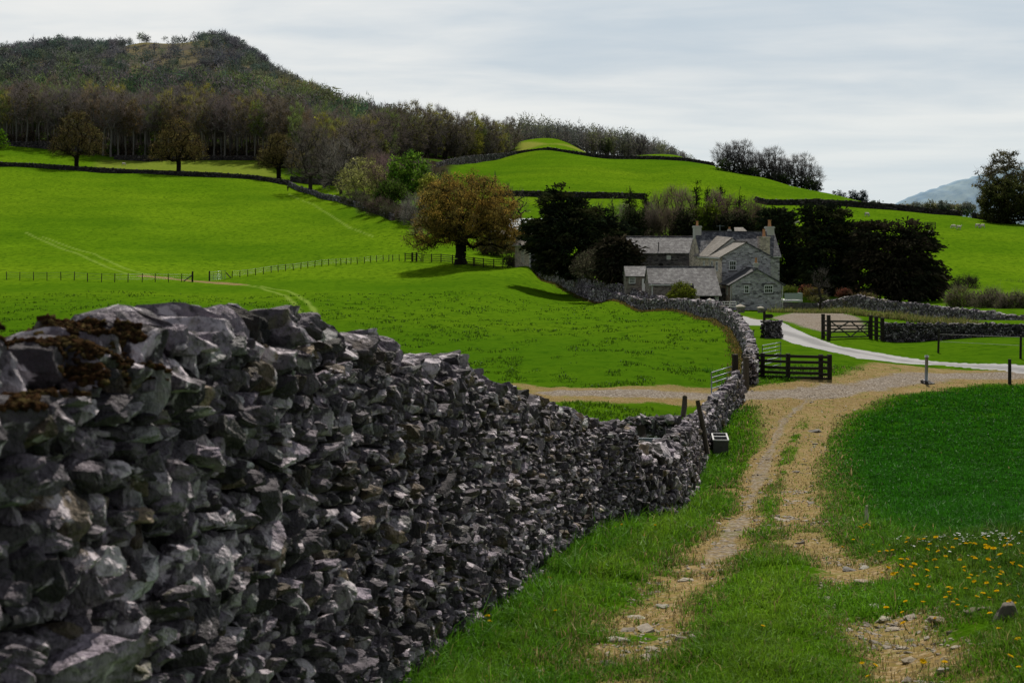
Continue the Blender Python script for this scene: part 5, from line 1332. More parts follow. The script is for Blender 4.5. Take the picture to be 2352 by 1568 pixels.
# --- garden and house shrubs
tree_px('pale_shrub', 's1', 1360, 158, 569, 92, 'grey-green domed shrub under the big yew', cat='shrub', shape='low', trunk=.1, cols=((.085, .085, .055), (.06, .065, .038), (.12, .115, .075)), nleaf=4200, leaf=.16, twig=1500, twig_len=.5, tw=.025, sig=.22, natt=220, row=646)
tree_px('round_bush', 's2', 1566, 137, 643, 62, 'round vivid green bush in front of the low barn', cat='bush', shape='low', trunk=.1, cols=((.10, .125, .012), (.07, .095, .01), (.13, .15, .02)), nleaf=4200, leaf=.12, twig=300, twig_len=.35, tw=.02, sig=.16, natt=200, row=694)
tree_px('bare_sapling', 's3', 1884, 141, 610, 42, 'thin bare sapling in front of the garden yews', trunk=.35, nleaf=0, twig=420, twig_col=(.075, .07, .065), natt=50, twig_len=.5, tw=.02, sig=.2, shape='round', row=712)
for i, (x, d, t, w, c, r, lab) in enumerate(((1866, 156, 658, 44, ((.12, .10, .03), (.16, .11, .035)), 684, 'yellow-brown garden shrub above the terrace'), (1852, 158, 654, 24, ((.16, .055, .03), (.12, .05, .03)), 676, 'rusty garden shrub close to the cottage gable'), (1940, 157, 662, 32, ((.13, .045, .03), (.09, .05, .03)), 684, 'red stemmed shrub in the yew garden'), (1816, 162, 654, 40, ((.10, .16, .02), (.14, .18, .03)), 680, 'lime green low shrub beside the cottage corner'), (1985, 154, 674, 60, ((.09, .07, .03), (.11, .10, .04)), 688, 'brown ground shrub under the middle yew'), (1880, 150, 680, 60, ((.07, .10, .02), (.09, .09, .03)), 694, 'clipped olive hedge on top of the garden wall'))):
    tree_px('garden_shrub', f'gs{i}', x, d, t, w, lab, cat='shrub', shape='low', trunk=.1, cols=c, nleaf=1300, leaf=.16, twig=250, twig_len=.4, tw=.02, sig=.2, natt=80, row=r)
# --- trees behind the farm
behind = [(1375, 214, 458, 36, 'l', G2), (1408, 212, 446, 46, 'l', G2), (1448, 215, 421, 52, 's', ((.03, .045, .016), (.04, .06, .02))), (1484, 218, 440, 36, 's', ((.03, .04, .016), (.025, .035, .014))), (1432, 226, 470, 40, 'b', GRB), (1515, 214, 432, 54, 'b', (.11, .09, .06)), (1546, 217, 424, 52, 'b', (.115, .085, .065)), (1572, 212, 440, 46, 'b', PUR), (1600, 226, 417, 40, 's', ((.018, .028, .012), (.025, .036, .014))), (1627, 224, 424, 34, 's', ((.018, .026, .012), (.022, .032, .014))), (1655, 222, 419, 46, 's', ((.016, .026, .010), (.022, .034, .012))), (1698, 220, 422, 50, 's', ((.014, .024, .009), (.02, .03, .011))), (1640, 214, 440, 56, 'b', PUR), (1676, 212, 452, 50, 'b', (.10, .072, .055)), (1722, 208, 458, 48, 'b', (.095, .075, .055)), (1742, 204, 470, 40, 'b', (.08, .06, .045)), (1630, 204, 466, 62, 'g', ((.07, .105, .008), (.05, .08, .008), (.09, .12, .012))), (1600, 206, 478, 44, 'g', ((.035, .055, .008), (.05, .075, .01))), (1496, 206, 470, 40, 'b', BR), (1530, 205, 480, 50, 'b', (.10, .082, .06)), (1458, 205, 478, 44, 'd', ((.02, .03, .012), (.03, .04, .016))), (1570, 204, 482, 46, 'd', ((.018, .024, .012), (.03, .034, .018))), (1700, 203, 486, 60, 'd', ((.012, .016, .008), (.02, .024, .012))), (1665, 202, 492, 50, 'd', ((.014, .02, .010), (.024, .028, .014)))]
for i, (x, d, t, w, k, c) in enumerate(behind):
    nm = {'l': 'larch_tree', 's': 'spruce_tree', 'b': 'bare_tree', 'g': 'green_tree', 'd': 'dark_tree'}[k]
    pos_ = 'behind the long barn' if x < 1590 else 'behind the farmhouse roof'
    lab = {'l': 'light green larch ', 's': 'dark pointed spruce ', 'b': 'brown bare tree ', 'g': 'mossy green spreading tree ', 'd': 'dark dense tree '}[k]+pos_
    grp = {'l': 'larches behind the barn', 's': 'spruces behind the farm', 'b': 'bare trees behind the farm', 'g': 'green trees behind the farm', 'd': 'dark trees behind the farm'}[k]+(' barn side' if x < 1590 else ' house side')
    kw = dict(group=grp, row=566)
    if k == 's': tree_px(nm, f'bh{i}', x, d, t, w, lab, shape='cone', trunk=.1, cols=c, nleaf=3000, leaf=.42, twig=200, twig_col=(.03, .028, .02), natt=200, crown_m=M_YEWM, sig=.24, asp=.3, kind='spray', pen=.05, up=-.05, **kw)
    elif k == 'b': tree_px(nm, f'bh{i}', x, d, t, w, lab, shape='tall', trunk=.25, nleaf=0, twig=2400, twig_col=c, natt=110, twig_len=.9, tw=.035, **kw)
    elif k == 'l': tree_px(nm, f'bh{i}', x, d, t, w, lab, shape='cone', trunk=.15, cols=c, nleaf=1500, leaf=.26, twig=500, natt=130, **kw)
    else: tree_px(nm, f'bh{i}', x, d, t, w, lab, shape='round', trunk=.15, cols=c, nleaf=3000, leaf=.3, twig=300, natt=130, **kw)
# --- bushes on the right-hand side
for i, (x, d, t, w, c, tc, r, lab) in enumerate(((2216, 186, 632, 60, ((.02, .022, .014),), (.028, .026, .022), 668, 'dark bare thorn bush behind the yellow-green bushes'), (2208, 146, 655, 74, ((.085, .095, .03), (.11, .115, .04)), BR, 716, 'yellow-green bush next to the ragged yew'), (2270, 142, 660, 76, ((.06, .07, .028), (.08, .085, .035)), BR, 720, 'olive bare bush between two yellow-green bushes'), (2325, 138, 668, 72, ((.075, .085, .03), (.06, .07, .025)), BR, 724, 'olive bush at the far end of the hump wall'), (2400, 138, 672, 80, ((.075, .085, .03), (.06, .07, .025)), BR, 728, 'olive bush beyond the end of the hump wall'))):
    tree_px('hedge_bush', f'hb{i}', x, d, t, w, lab, cat='bush', shape='low', trunk=.1, cols=c, nleaf=2200 if i else 300, leaf=.16, twig=2200, twig_col=tc, twig_len=.6, tw=.025, sig=.3, natt=140, row=r)
for i, (x, t) in enumerate(((2290, 662), (2318, 660), (2345, 662), (2375, 660))):
    tree_px('hedge_bush', 'hl', x, 205, t, 46, 'low dark hedge bush along the foot of the sheep field', cat='bush', shape='low', trunk=.1, cols=((.02, .024, .012), (.05, .06, .025)), nleaf=700, leaf=.2, twig=700, twig_col=(.035, .03, .025), natt=60, group='low hedge along the sheep field', row=676)
tree_px('bare_tree', 'rt1', 2310, 372, 346, 150, 'tall half-bare olive tree behind the dark round tree on the skyline', trunk=.2, row=515, cols=((.085, .082, .045), (.11, .10, .055)), nleaf=9000, leaf=.42, twig=5200, twig_col=(.05, .045, .04), natt=320)
tree_px('round_tree', 'rt2', 2306, 352, 399, 116, 'dark green dense round tree on the skyline beside the field gap', trunk=.12, row=518, cols=((.045, .052, .017), (.065, .072, .022), (.03, .036, .013)), nleaf=13000, leaf=.5, twig=300, natt=340, shape='low')
tree_px('dark_tree', 'rt3', 2390, 355, 430, 110, 'dark tree at the shady edge of the sheep field', trunk=.12, row=520, cols=((.025, .03, .012), (.035, .04, .014)), nleaf=5000, leaf=.45, twig=300, natt=240)
# --- skyline clump on the upper field
for i in range(16):
    t = i/15; x = 1662+t*206+rng.normal(0, 3); base = np.interp(x, [1650, 1700, 1760, 1870], [382, 396, 410, 434]); h = np.interp(t, [0, .15, .5, .85, 1], [40, 66, 66, 74, 44])*rng.uniform(.85, 1.1)
    tree_px('bare_tree', f'sk{i%5}', x, 480, base-10-h*1.05, 46 if i % 3 else 54, 'grey bare tree in the skyline clump above the upper field', trunk=.2, row=base+3, nleaf=0, twig=2100, twig_col=(.13, .125, .135), natt=90, twig_len=1.1, tw=.05, shape='tall', group='bare trees of the skyline clump')
for i in range(13):
    x = 1660+i*17.5+rng.normal(0, 3); base = np.interp(x, [1650, 1700, 1760, 1870], [384, 398, 413, 436])
    g = i in (0, 4, 8, 11); tree_px('field_bush', f'sb{i%4}{g}', x, 474, base-rng.uniform(20, 32), 34, 'green leafy bush at the foot of the skyline clump' if g else 'dark grey bush at the foot of the skyline clump', cat='bush', shape='low', trunk=.1, row=base+7, cols=((.05, .085, .018), (.04, .065, .018)) if g else ((.035, .042, .032), (.05, .055, .045)), nleaf=900, leaf=.42, twig=500, twig_col=(.07, .07, .07), natt=60, group='green bushes of the skyline clump' if g else 'grey bushes of the skyline clump')
for i, (x, t) in enumerate(((1916, 437), (1928, 434), (1938, 441), (1953, 434), (1962, 440), (1970, 432), (1979, 438), (1985, 442))):
    tree_px('spruce_tree', f'fs{i%3}', x, 640, t, 15, 'tiny blue-dark spruce on the saddle beyond the sheep field wall', shape='cone', row=472, trunk=.1, cols=((.03, .045, .055), (.04, .055, .06)), nleaf=700, leaf=.8, twig=0, natt=70, crown_m=M_YEWM, asp=.35, kind='spray', pen=.05, group='distant spruces on the saddle')
for i, (x, t, w, c) in enumerate(((2010, 462, 40, 0), (2075, 468, 44, 1), (2105, 465, 44, 0), (2135, 462, 40, 1), (2165, 466, 40, 0), (2190, 474, 34, 1), (2222, 480, 26, 0))):
    tree_px('valley_tree', f'vt{i%4}', x, 520, t, w, 'hazy olive tree rising behind the sheep field wall', shape='round', row=500, trunk=.15, cols=((.16, .17, .10), (.19, .18, .09)) if c else ((.12, .14, .13), (.14, .155, .12)), nleaf=1500, leaf=.6, twig=500, twig_col=(.13, .135, .135), natt=80, group='valley trees behind the sheep field wall')
# ---------------------------------------------------------------- the hillside wood: front rows as trees
WV = []
for k in range(9):
    H = 20.; r = rng.uniform(2.6, 3.8)
    WV.append(tree_meshes(f'wood{k}', M_BARKG, M_TWIG, seed=200+k, env=[(0, 0, H*.68, r, r, H*.3), (rng.normal(0, .8), 0, H*.55, r*.8, r*.8, H*.2)], trunk_h=H*.42, r0=.30, natt=80, nleaf=(150 if k < 6 else 700), leaf=.45, cols=((.10, .085, .045), (.09, .08, .04)), twig=1500, twig_len=1.25, twig_w=.055, twig_col=(.165, .152, .15), sig=.5, step=1.6, rmin=.035, k0=4, sides=4))
WE = [tree_meshes(f'woodedge{k}', M_BARK, M_TWIG, seed=230+k, env=[(0, 0, 12., 4.2, 4.2, 7.5), (.8, 0, 7., 4.4, 4.2, 5.), (-1.2, 0, 6., 3.6, 3.8, 4.5)], trunk_h=4.5, r0=.30, natt=120, nleaf=(300, 1500, 200, 900)[k], leaf=.42, cols=((.12, .125, .05), (.10, .10, .045)), twig=2600, twig_len=1.2, twig_w=.055, twig_col=(.155, .142, .138), sig=.55, step=1.6, rmin=.035, k0=2, sides=4) for k in range(4)]
edge = np.array(wood_xd[:17])
wl = {}
NW = 0
front_rows = [0., 7., 15., 25., 37.]
placed = []
for ri, off in enumerate(front_rows):
    x = -130+rng.uniform(0, 10)
    while x < 1188 and NW < 282:
        d = np.interp(x, edge[:, 0], edge[:, 1]) if x < 830 else None
        if d is None: d = np.interp(x, [830, 900, 960, 1010, 1060, 1120, 1188], [412, 470, 500, 515, 530, 552, 580])
        d = d+2+off+rng.uniform(-2.5, 2.5)
        s = d/F; p = gp(x, d)
        H = np.interp(x, [-130, 600, 830, 1000, 1120, 1188], [22, 21.5, 19, 19.5, 17.5, 13])*rng.uniform(.84, 1.1)
        mm = (WE[rng.integers(4)] if x > 735 and ri < 3 else WV[rng.integers(9)]); e = empty('wood_tree', (p[0], p[1], p[2]-.2), rng.uniform(0, 6.28), 'slender grey-brown bare tree in the front rows of the hillside wood', 'tree', 'front rows of the hillside wood')
        k = H/20; e.scale = (k*rng.uniform(.9, 1.2), k*rng.uniform(.9, 1.2), k); e.rotation_euler = (rng.normal(0, .03), rng.normal(0, .03), rng.uniform(0, 6.28))
        link('trunk', mm[0], None, e); link('crown', mm[1], None, e); NW += 1
        x += rng.uniform(14, 32)*(1.0 if ri < 3 else 1.25)
for i, (x, d, t) in enumerate(((300, 540, 203), (335, 545, 196), (352, 540, 205), (395, 545, 200), (415, 545, 197), (345, 552, 206))):
    tree_px('larch_tree', f'wl{i%3}', x, d, t, 26, 'bright green larch spire among bare trees of the wood', shape='cone', trunk=.3, cols=((.05, .13, .012), (.04, .10, .01)), nleaf=900, leaf=.5, twig=100, natt=80, group='larches in the hillside wood')
# undergrowth along the wood edge
for i in range(26):
    x = -60+i*26+rng.normal(0, 8); d = np.interp(x, edge[:, 0], edge[:, 1])+rng.uniform(1, 12); s = d/F; p = gp(x, d)
    g = rng.random() < .35; h = rng.uniform(18, 34); row = YH-p[2]/s
    tree_px('woodland_bush', f'wu{i%5}{g}', x, d, row-h, 30, 'fresh green bush under the wood edge trees' if g else 'brown brushy bush under the wood edge trees', cat='bush', shape='low', trunk=.1, cols=((.06, .11, .014), (.05, .085, .014)) if g else ((.04, .036, .024), (.055, .045, .03)), nleaf=500, leaf=.42, twig=700, twig_col=(.06, .05, .042), natt=60, group='green bushes under the wood edge' if g else 'brown bushes under the wood edge')
# ---------------------------------------------------------------- the rest of the wood and the scrub on the hill: one mass
def wood_mass(name, P, H, R, C, per, label, tw=.28, tl=2.2):
    """P ground points, heights, radii, colours; crowns of fine twigs over thin trunks"""
    n = len(P)
    k = np.repeat(np.arange(n), per); m = len(k)
    d = rng.normal(size=(m, 3)); d /= np.linalg.norm(d, axis=1, keepdims=True); r = rng.random(m)**.45
    up = np.repeat(H*.62, per); c = P[k]+np.stack([0*k, 0*k, up], -1)
    q = c+d*r[:, None]*np.stack([R[k], R[k], H[k]*.36], -1)
    D = d*.8+rng.normal(0, .45, (m, 3))+np.array([0, 0, .55]); D /= np.linalg.norm(D, axis=1, keepdims=True)
    u = rng.normal(size=(m, 3)); u /= np.linalg.norm(u, axis=1, keepdims=True)
    sc = np.clip(R[k]/3, .4, 1.2)[:, None]; L = tl*.62*sc*np.exp(rng.normal(0, .3, (m, 1)))
    half = rng.random((m, 1)) < .5; D = np.where(half, D, rng.normal(size=(m, 3))); D /= np.linalg.norm(D, axis=1, keepdims=True)
    ww = np.where(half, tw, tw*2.0)*sc
    V = np.stack([q-u*ww*.5, q+u*ww*.5, q+D*L], 1).reshape(-1, 3)
    sh = (.72+.45*np.clip(d[:, 2:3]*r[:, None]*.5+.5, 0, 1))*0+1
    col = np.repeat(C[k]*np.exp(rng.normal(0, .16, (m, 1))), 3, 0)
    a = rng.uniform(0, 3.14, n); w = .012*H+.05; ax = np.stack([np.cos(a)*w, np.sin(a)*w*.4, 0*a], -1); top = P+np.stack([0*a, 0*a, H*.75], -1)
    TV = np.stack([P-ax, P+ax, top+ax*.4, top-ax*.4], 1).reshape(-1, 3)
    TF = np.arange(n*4).reshape(-1, 4)+len(V)
    me = mesh(name, np.r_[V, TV], [np.arange(m*3).reshape(-1, 3), TF], np.r_[col, np.repeat(C*.5, 4, 0)], False, M_LEAF)
    return tag(link(name, me), label, None, None, 'stuff')
def scatter(xs, ds):
    X = (xs-CX)/F*ds; return np.stack([X, ds, gz(X, ds)], -1)
n = 5200
xs = rng.uniform(-260, 1330, n); ds = np.sqrt(rng.uniform(470**2, 900**2, n))
e_ = np.interp(xs, [-260, 0, 250, 600, 830, 960, 1060, 1188, 1200, 1330], [570, 552, 530, 525, 458, 545, 575, 620, 680, 690])
ok = ds > e_
xs, ds = xs[ok], ds[ok]; P_ = scatter(xs, ds); n = len(xs)
rows = YH-F*P_[:, 2]/P_[:, 1]
up = sstep(600, 680, ds)*(xs < 900)
H = np.where(up > .5, rng.uniform(4, 9, n), rng.uniform(13, 19, n)); H = H*np.interp(xs, [600, 1000, 1200], [1, .72, .55])
H = np.where(ds > 790, rng.uniform(2, 7, n), H)
R = np.clip(H*np.where(up > .5, .36, .23)*rng.uniform(.8, 1.3, n), 1.1, 4.4)
# clearings on the open hill face
clear = (xs > 285) & (xs < 455) & (ds > 690) & (rng.random(n) < .72)
clear |= (xs > 340) & (xs < 440) & (ds > 770) & (rng.random(n) < .8)
clear |= (xs > 1188) & (ds < 672)
pal = np.array([(.074, .071, .078), (.045, .046, .055), (.082, .076, .076), (.060, .072, .050), (.078, .105, .040), (.034, .062, .034), (.084, .072, .074)])
ki = (fbm(P_[:, 0]/30, P_[:, 1]/30, 3, 77)*9+rng.normal(0, 1.0, n)).astype(int) % 7
C = pal[ki]*1.5*np.exp(rng.normal(0, .26, (n, 1)))
yel = sstep(.0, 1, np.exp(-((xs-760)/150)**2-((rows-225)/45)**2)*1.3*rng.random(n))
C = C*(1-yel[:, None])+np.array([.30, .25, .05])*yel[:, None]
org = sstep(.3, 1, np.exp(-((xs-900)/90)**2-((rows-235)/25)**2)*1.4*rng.random(n)); C = C*(1-org[:, None])+np.array([.28, .20, .05])*org[:, None]
hz = (.50*sstep(590, 800, ds))[:, None]; C = C*(1-hz)+np.array([.105, .125, .16])*hz  # distance haze blended into the tree colours
hz2 = (.35*(xs > 1195))[:, None]; C = C*(1-hz2)+np.array([.14, .165, .175])*hz2  # more painted haze on the trees past the wood
k = ~clear
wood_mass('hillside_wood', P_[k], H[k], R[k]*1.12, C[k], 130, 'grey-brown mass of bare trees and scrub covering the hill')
n = 1500; xs = rng.uniform(-160, 1186, n); de = np.interp(xs, [-160, 0, 250, 600, 700, 770, 830, 960, 1060, 1120, 1188], [522, 508, 488, 482, 462, 442, 420, 502, 532, 555, 584]); ds = de+rng.uniform(4, 95, n)
P3 = scatter(xs, ds); H3 = rng.uniform(1.5, 5.5, n)*np.interp(xs, [700, 800], [.8, 1.25]); C3 = np.array([(.085, .075, .065), (.07, .062, .055), (.10, .10, .05), (.06, .10, .025)])[rng.choice(4, n, p=[.4, .34, .16, .10])]
wood_mass('woodland_undergrowth', P3-np.array([0, 0, .8]), H3, np.clip(H3*.6, 1, 3), C3, 45, 'brushy undergrowth between the trunks of the wood')
xs = rng.uniform(1186, 1605, 460); ds = rng.uniform(650, 735, 460); P2 = scatter(xs, ds); n = len(xs)
P2[:, 2] = -(np.interp(xs, [1186, 1300, 1450, 1600], [360, 367, 380, 390])-YH)/F*ds
H = np.interp(xs, [1190, 1300, 1450, 1530, 1600], [19, 17, 15, 11, 5])*rng.uniform(.7, 1.2, n); R = np.clip(H*.22, .9, 3.2)
C = np.array([(.075, .078, .078), (.085, .08, .075), (.065, .075, .06), (.09, .10, .05)])[rng.integers(0, 4, n)]*1.6*rng.uniform(.8, 1.2, (n, 1))
wood_mass('far_treeline', P2, H, R, C, 100, 'hazy line of far trees on the skyline above the yellow field')
tree_px('green_tree', 'ft1', 1391, 655, 318, 36, 'single pale green tree in front of the far skyline trees', row=356, cols=((.13, .16, .06), (.11, .14, .06)), nleaf=1200, leaf=.7, twig=400, natt=80)
tree_px('bare_tree', 'ft2', 1470, 650, 308, 44, 'single bare domed tree in front of the far skyline trees', row=360, nleaf=0, twig=1500, twig_col=(.085, .085, .085), natt=90, twig_len=1.4, tw=.08)
# ---------------------------------------------------------------- grass, flowers, stones on the ground
_lu, _ly = uu, yy
def mask_at(arr, X, Y):
    u = np.interp(X/Y, _lu, np.arange(len(_lu))); v = np.interp(Y, _ly, np.arange(len(_ly)))
    i = np.clip(u.astype(int), 0, len(_lu)-2); j = np.clip(v.astype(int), 0, len(_ly)-2); a = u-i; b = v-j
    return (arr[j, i]*(1-a)+arr[j, i+1]*a)*(1-b)+(arr[j+1, i]*(1-a)+arr[j+1, i+1]*a)*b
def gmesh_z(X, Y): return mask_at(GZ, X, Y)
def wall_x(Y): return np.interp(Y, _plan[:, 1], _plan[:, 0])
def blades(name, X, Y, hgt, wid, col, label, mat, bend=.5, sink=.01, root=.45):
    n = len(X); Z = gmesh_z(X, Y)-sink; B = np.stack([X, Y, Z], -1)
    a = rng.uniform(0, 2*np.pi, n); sd = np.stack([np.cos(a), np.sin(a), 0*a], -1)*wid[:, None]*.5
    l = rng.normal(0, bend, (n, 2))*hgt[:, None]; mid = B+np.c_[l*.35, hgt*.6]; tip = B+np.c_[l, hgt*np.clip(1-.35*np.abs(l[:, 0])/hgt, .4, 1)]
    V = np.stack([B-sd, B+sd, mid+sd*.75, mid-sd*.75, tip], 1).reshape(-1, 3)
    k = np.arange(n)[:, None]*5
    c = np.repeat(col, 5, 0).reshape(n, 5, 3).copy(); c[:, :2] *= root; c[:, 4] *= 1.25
    me = mesh(name, V, [k+np.array([[0, 1, 2, 3]]), k+np.array([[3, 2, 4]])], c.reshape(-1, 3), False, mat)
    return tag(link(name, me), label, None, None, 'stuff')
tgm = NT('grass_blades'); ga_ = tgm.attr('col'); M_GRASS = tgm.done(tgm.leaf(ga_.outputs['Color'], .42, .5, .012))
def grass_colors(X, Y, shadev, dirtv):
    n = len(X); m = fbm(X/.7, Y/.7, 3, 51)[:, None]; m2 = fbm(X/3, Y/3, 3, 57)[:, None]
    c = np.array([.070, .195, .008])*(1-m)+np.array([.125, .265, .014])*m
    c = c*(.62+.8*m2)
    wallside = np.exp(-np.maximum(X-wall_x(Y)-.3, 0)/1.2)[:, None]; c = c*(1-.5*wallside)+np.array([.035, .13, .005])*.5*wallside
    c = c*(1-shadev[:, None])+np.array([.024, .122, .005])*(.7+.6*m)*shadev[:, None]  # blades darkened too where meadow shade is painted
    mid = (sstep(.25, .9, np.minimum(pdist(X, Y, rutL), pdist(X, Y, rutR)))*(pdist(X, Y, rutL)+pdist(X, Y, rutR) < 3.2)*(1-sstep(22, 34, Y)))[:, None]
    c = c*(1+mid*np.array([.45, .14, .4])*(.6+.8*m2))
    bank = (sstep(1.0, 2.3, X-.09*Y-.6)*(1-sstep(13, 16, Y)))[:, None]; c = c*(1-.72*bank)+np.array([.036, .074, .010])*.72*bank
    dead = (rng.random((n, 1)) < (.03*(1-.95*shadev[:, None])+.7*np.clip(dirtv[:, None]*1.3-.08, 0, 1))); c = np.where(dead, np.array([.26, .20, .09])*rng.uniform(.6, 1.3, (n, 1)), c)
    return np.clip(c*np.exp(rng.normal(0, .25, (n, 1))), 0, .6)
def zone(n, y0, y1, xl=None, xr=.42, pw=1.0):
    t = rng.random(n); Y = 1/(1/y0+(1/y1-1/y0)*t) if pw == 1 else y0+(y1-y0)*t
    lo = wall_x(Y)+.28 if xl is None else xl*Y; X = lo+(xr*Y-lo)*rng.random(n)
    return X, Y
def near_grass(n, y0, y1, h0, w0, name, label, dens=None):
    X, Y = zone(n, y0, y1)
    d = mask_at(dirt, X, Y); g = mask_at(gravel, X, Y); r = mask_at(road, X, Y); lu = mask_at(lush, X, Y)  # lu samples the painted meadow shade
    patch = fbm(X/.45, Y/.45, 3, 61)
    keep = (rng.random(n) > np.clip(d*1.2-.05, 0, .90)) & (r < .3) & (g < .5) & (patch+rng.normal(0, .08, n) > .30)
    keep &= X > wall_x(Y)+.22
    X, Y, d, lu, patch = X[keep], Y[keep], d[keep], lu[keep], patch[keep]
    m = len(X); hgt = h0*(.45+1.1*patch)*np.exp(rng.normal(0, .3, m))*(1-.55*np.clip(d, 0, 1))
    near_w = np.exp(-np.maximum(X-wall_x(Y)-.25, 0)/.5); hgt = hgt*(1+1.1*near_w)
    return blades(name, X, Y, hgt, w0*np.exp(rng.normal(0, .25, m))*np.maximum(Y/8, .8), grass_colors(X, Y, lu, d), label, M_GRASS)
near_grass(230000, 5.2, 13, .062, .0055, 'grass', 'short tufty grass between and beside the wheel ruts')
near_grass(170000, 13, 30, .085, .0055, 'grass', 'green grass along the middle of the track and below the wall')
near_grass(110000, 30, 66, .10, .006, 'grass', 'meadow grass beside the track, its greens darkened as painted shade')
# field grass beyond the wall: tussocks
n = 90000; t = rng.random(n); Y = 1/(1/36+(1/150-1/36)*t); X = -.37*Y+rng.random(n)*(np.where(Y < 60, wall_x(np.minimum(Y, 53))-.5, .17*Y)+.37*Y)
d = np.maximum(mask_at(dirt, X, Y), mask_at(gravel, X, Y)); tus = fbm(X/1.1, Y/2.0, 3, 71)
keep = (d < .35) & (tus+rng.normal(0, .05, n) > .54) & (pdist(X, Y, lane_wall) > .5) & (X < np.interp(Y, [58]+list(lane_wall[:, 1]), [lw[0, 0]]+list(lane_wall[:, 0]))-.4)
X, Y, tus = X[keep], Y[keep], tus[keep]; m = len(X)
cc = np.array([.068, .150, .006])*np.exp(rng.normal(0, .25, (m, 1)))*(1.25-.5*sstep(.5, .66, tus))[:, None]
blades('grass', X, Y, .07*np.exp(rng.normal(0, .3, m))*(.6+1.2*sstep(.5, .68, tus)), .0009*Y*np.exp(rng.normal(0, .2, m)), cc, 'tussocky pasture grass behind the stone wall', M_GRASS, root=.75)
# stray tussocks along verges and wall feet
def tufts(P, n, h, w, sp, cols, name, label):
    X = np.repeat(P[:, 0], n)+rng.normal(0, sp, len(P)*n); Y = np.repeat(P[:, 1], n)+rng.normal(0, sp, len(P)*n); m = len(X)
    c = np.array(cols)[rng.integers(len(cols), size=m)]*np.exp(rng.normal(0, .25, (m, 1)))
    return blades(name, X, Y, h*np.exp(rng.normal(0, .3, m)), np.full(m, w), c, label, M_GRASS, .45)
q = []
for a, b in zip(lane_wall[:-1], lane_wall[1:]):
    for f in np.linspace(0, 1, 22): q.append(a*(1-f)+b*f+np.array([-.55, -.35])+rng.normal(0, .12, 2))
tufts(np.array(q), 45, .17, .05, .22, [(.16, .11, .03), (.20, .13, .045), (.06, .085, .012), (.11, .09, .03)], 'dry_grass', 'dry rusty grass along the foot of the curving wall')
q = np.array([hit(x, y, 70, 170) for x, y in [(1780+i*4.2, 719+rng.normal(0, 1.2)+4*(i > 44)+(i > 44)*(i-44)*.42) for i in range(110)]])
tufts(q, 90, .38, .05, .4, [(.16, .17, .05), (.09, .12, .02), (.20, .17, .07), (.12, .14, .03)], 'verge_grass', 'rank verge grass between the gravel yard and the hump wall')
# pebbles of the track
SL, SQ = LIB[2]
def pebble_field(n, y0, y1, s0, label):
    X, Y = zone(n*6, y0, y1); pr = np.maximum(mask_at(rut*1., X, Y)*nearfade_at(Y), mask_at(gravel, X, Y)*.9); pr = np.maximum(pr, .10*mask_at(dirt, X, Y))
    cl = fbm(X/.5, Y/.9, 3, 91); k = rng.random(len(X)) < pr*sstep(.42, .62, cl)*.8
    X, Y = X[k][:n], Y[k][:n]; m = len(X); st = Stones(); Z = gmesh_z(X, Y)
    for i in range(m):
        s = s0*rng.lognormal(0, .5); v = rng.uniform(.5, 1.25)
        st.add(2, (X[i], Y[i], Z[i]+s*.02), (s, s*rng.uniform(.5, .9), s*rng.uniform(.2, .42)), rotm(rng.normal(0, .15), rng.normal(0, .15), rng.uniform(0, 6.3)), np.array([.34, .30, .25])*v)
    return tag(link('pebbles', st.mesh('pebbles', M_PEB)), label, None, None, 'stuff')
def nearfade_at(Y): return 1-sstep(62, 75, Y)
t_ = NT('track_stone'); a_ = t_.attr('col'); nn = t_.noise(t_.pos(), 18, 5, .7)
M_PEB = t_.done(t_.pbr(t_.mix(t_.mapr(nn, .3, .75, 0, .7), a_.outputs['Color'], (.12, .10, .075)), .9, t_.bump(nn, .7, .02), .15))
pebble_field(2600, 6, 20, .013, 'small pale stones scattered in the wheel ruts')
pebble_field(3000, 20, 64, .024, 'pale gravel stones scattered on the farm track')
# single flat stones one can point at
def flat(x, y, wpx, hpx, label, c=(.36, .33, .29), tall=.35):
    p = hit(x, y, 5, 60); s = p[1]/F; st = Stones(); a = wpx*s*.5
    st.add(9, (0, 0, hpx*s*.12), (a, a*.7, max(hpx*s*.5, a*.22)), rotm(rng.normal(0, .08), rng.normal(0, .08), rng.normal(0, .35)), np.array(c))
    o = link('flat_stone' if tall < 1 else 'boulder', st.mesh('stone', M_PEB, True), None, None, (p[0], p[1], float(gmesh_z(np.array([p[0]]), np.array([p[1]]))[0])))
    tag(o, label, 'stone')
flat(1408, 1450, 66, 16, 'long pale flat stone in the grass beside the wall-side rut', (.46, .44, .38))
flat(1668, 1328, 22, 12, 'small dark stone on the grass strip between the ruts', (.10, .095, .085))
flat(1950, 1303, 34, 12, 'grey flat stone at the edge of the bare patch, beside a paler slab', (.20, .195, .19))
flat(1985, 1296, 36, 9, 'pale thin slab behind the grey flat stone', (.34, .33, .28))
flat(1994, 1330, 70, 9, 'wide tan slab in the bare patch below the broken stake', (.38, .31, .24))
flat(2020, 1380, 44, 9, 'pale flat stone in the rut under the tan slab', (.42, .40, .34))
flat(2033, 1401, 42, 14, 'pale rounded stone in the rut beside the flower bank', (.44, .41, .33))
flat(2050, 1432, 40, 9, 'low tan stone in the lower rut by the flower bank', (.36, .31, .24))
flat(2310, 1440, 62, 66, 'rough grey boulder half buried in the flower bank', (.15, .14, .125), 1)
flat(2250, 1420, 70, 30, 'low mossy boulder beside the rough grey one', (.13, .125, .07), 1)
flat(2160, 1425, 50, 16, 'tan half-buried stone below the flower bank', (.30, .25, .18))
flat(2170, 1530, 40, 16, 'pale stone at the lowest edge of the bank', (.36, .34, .30))
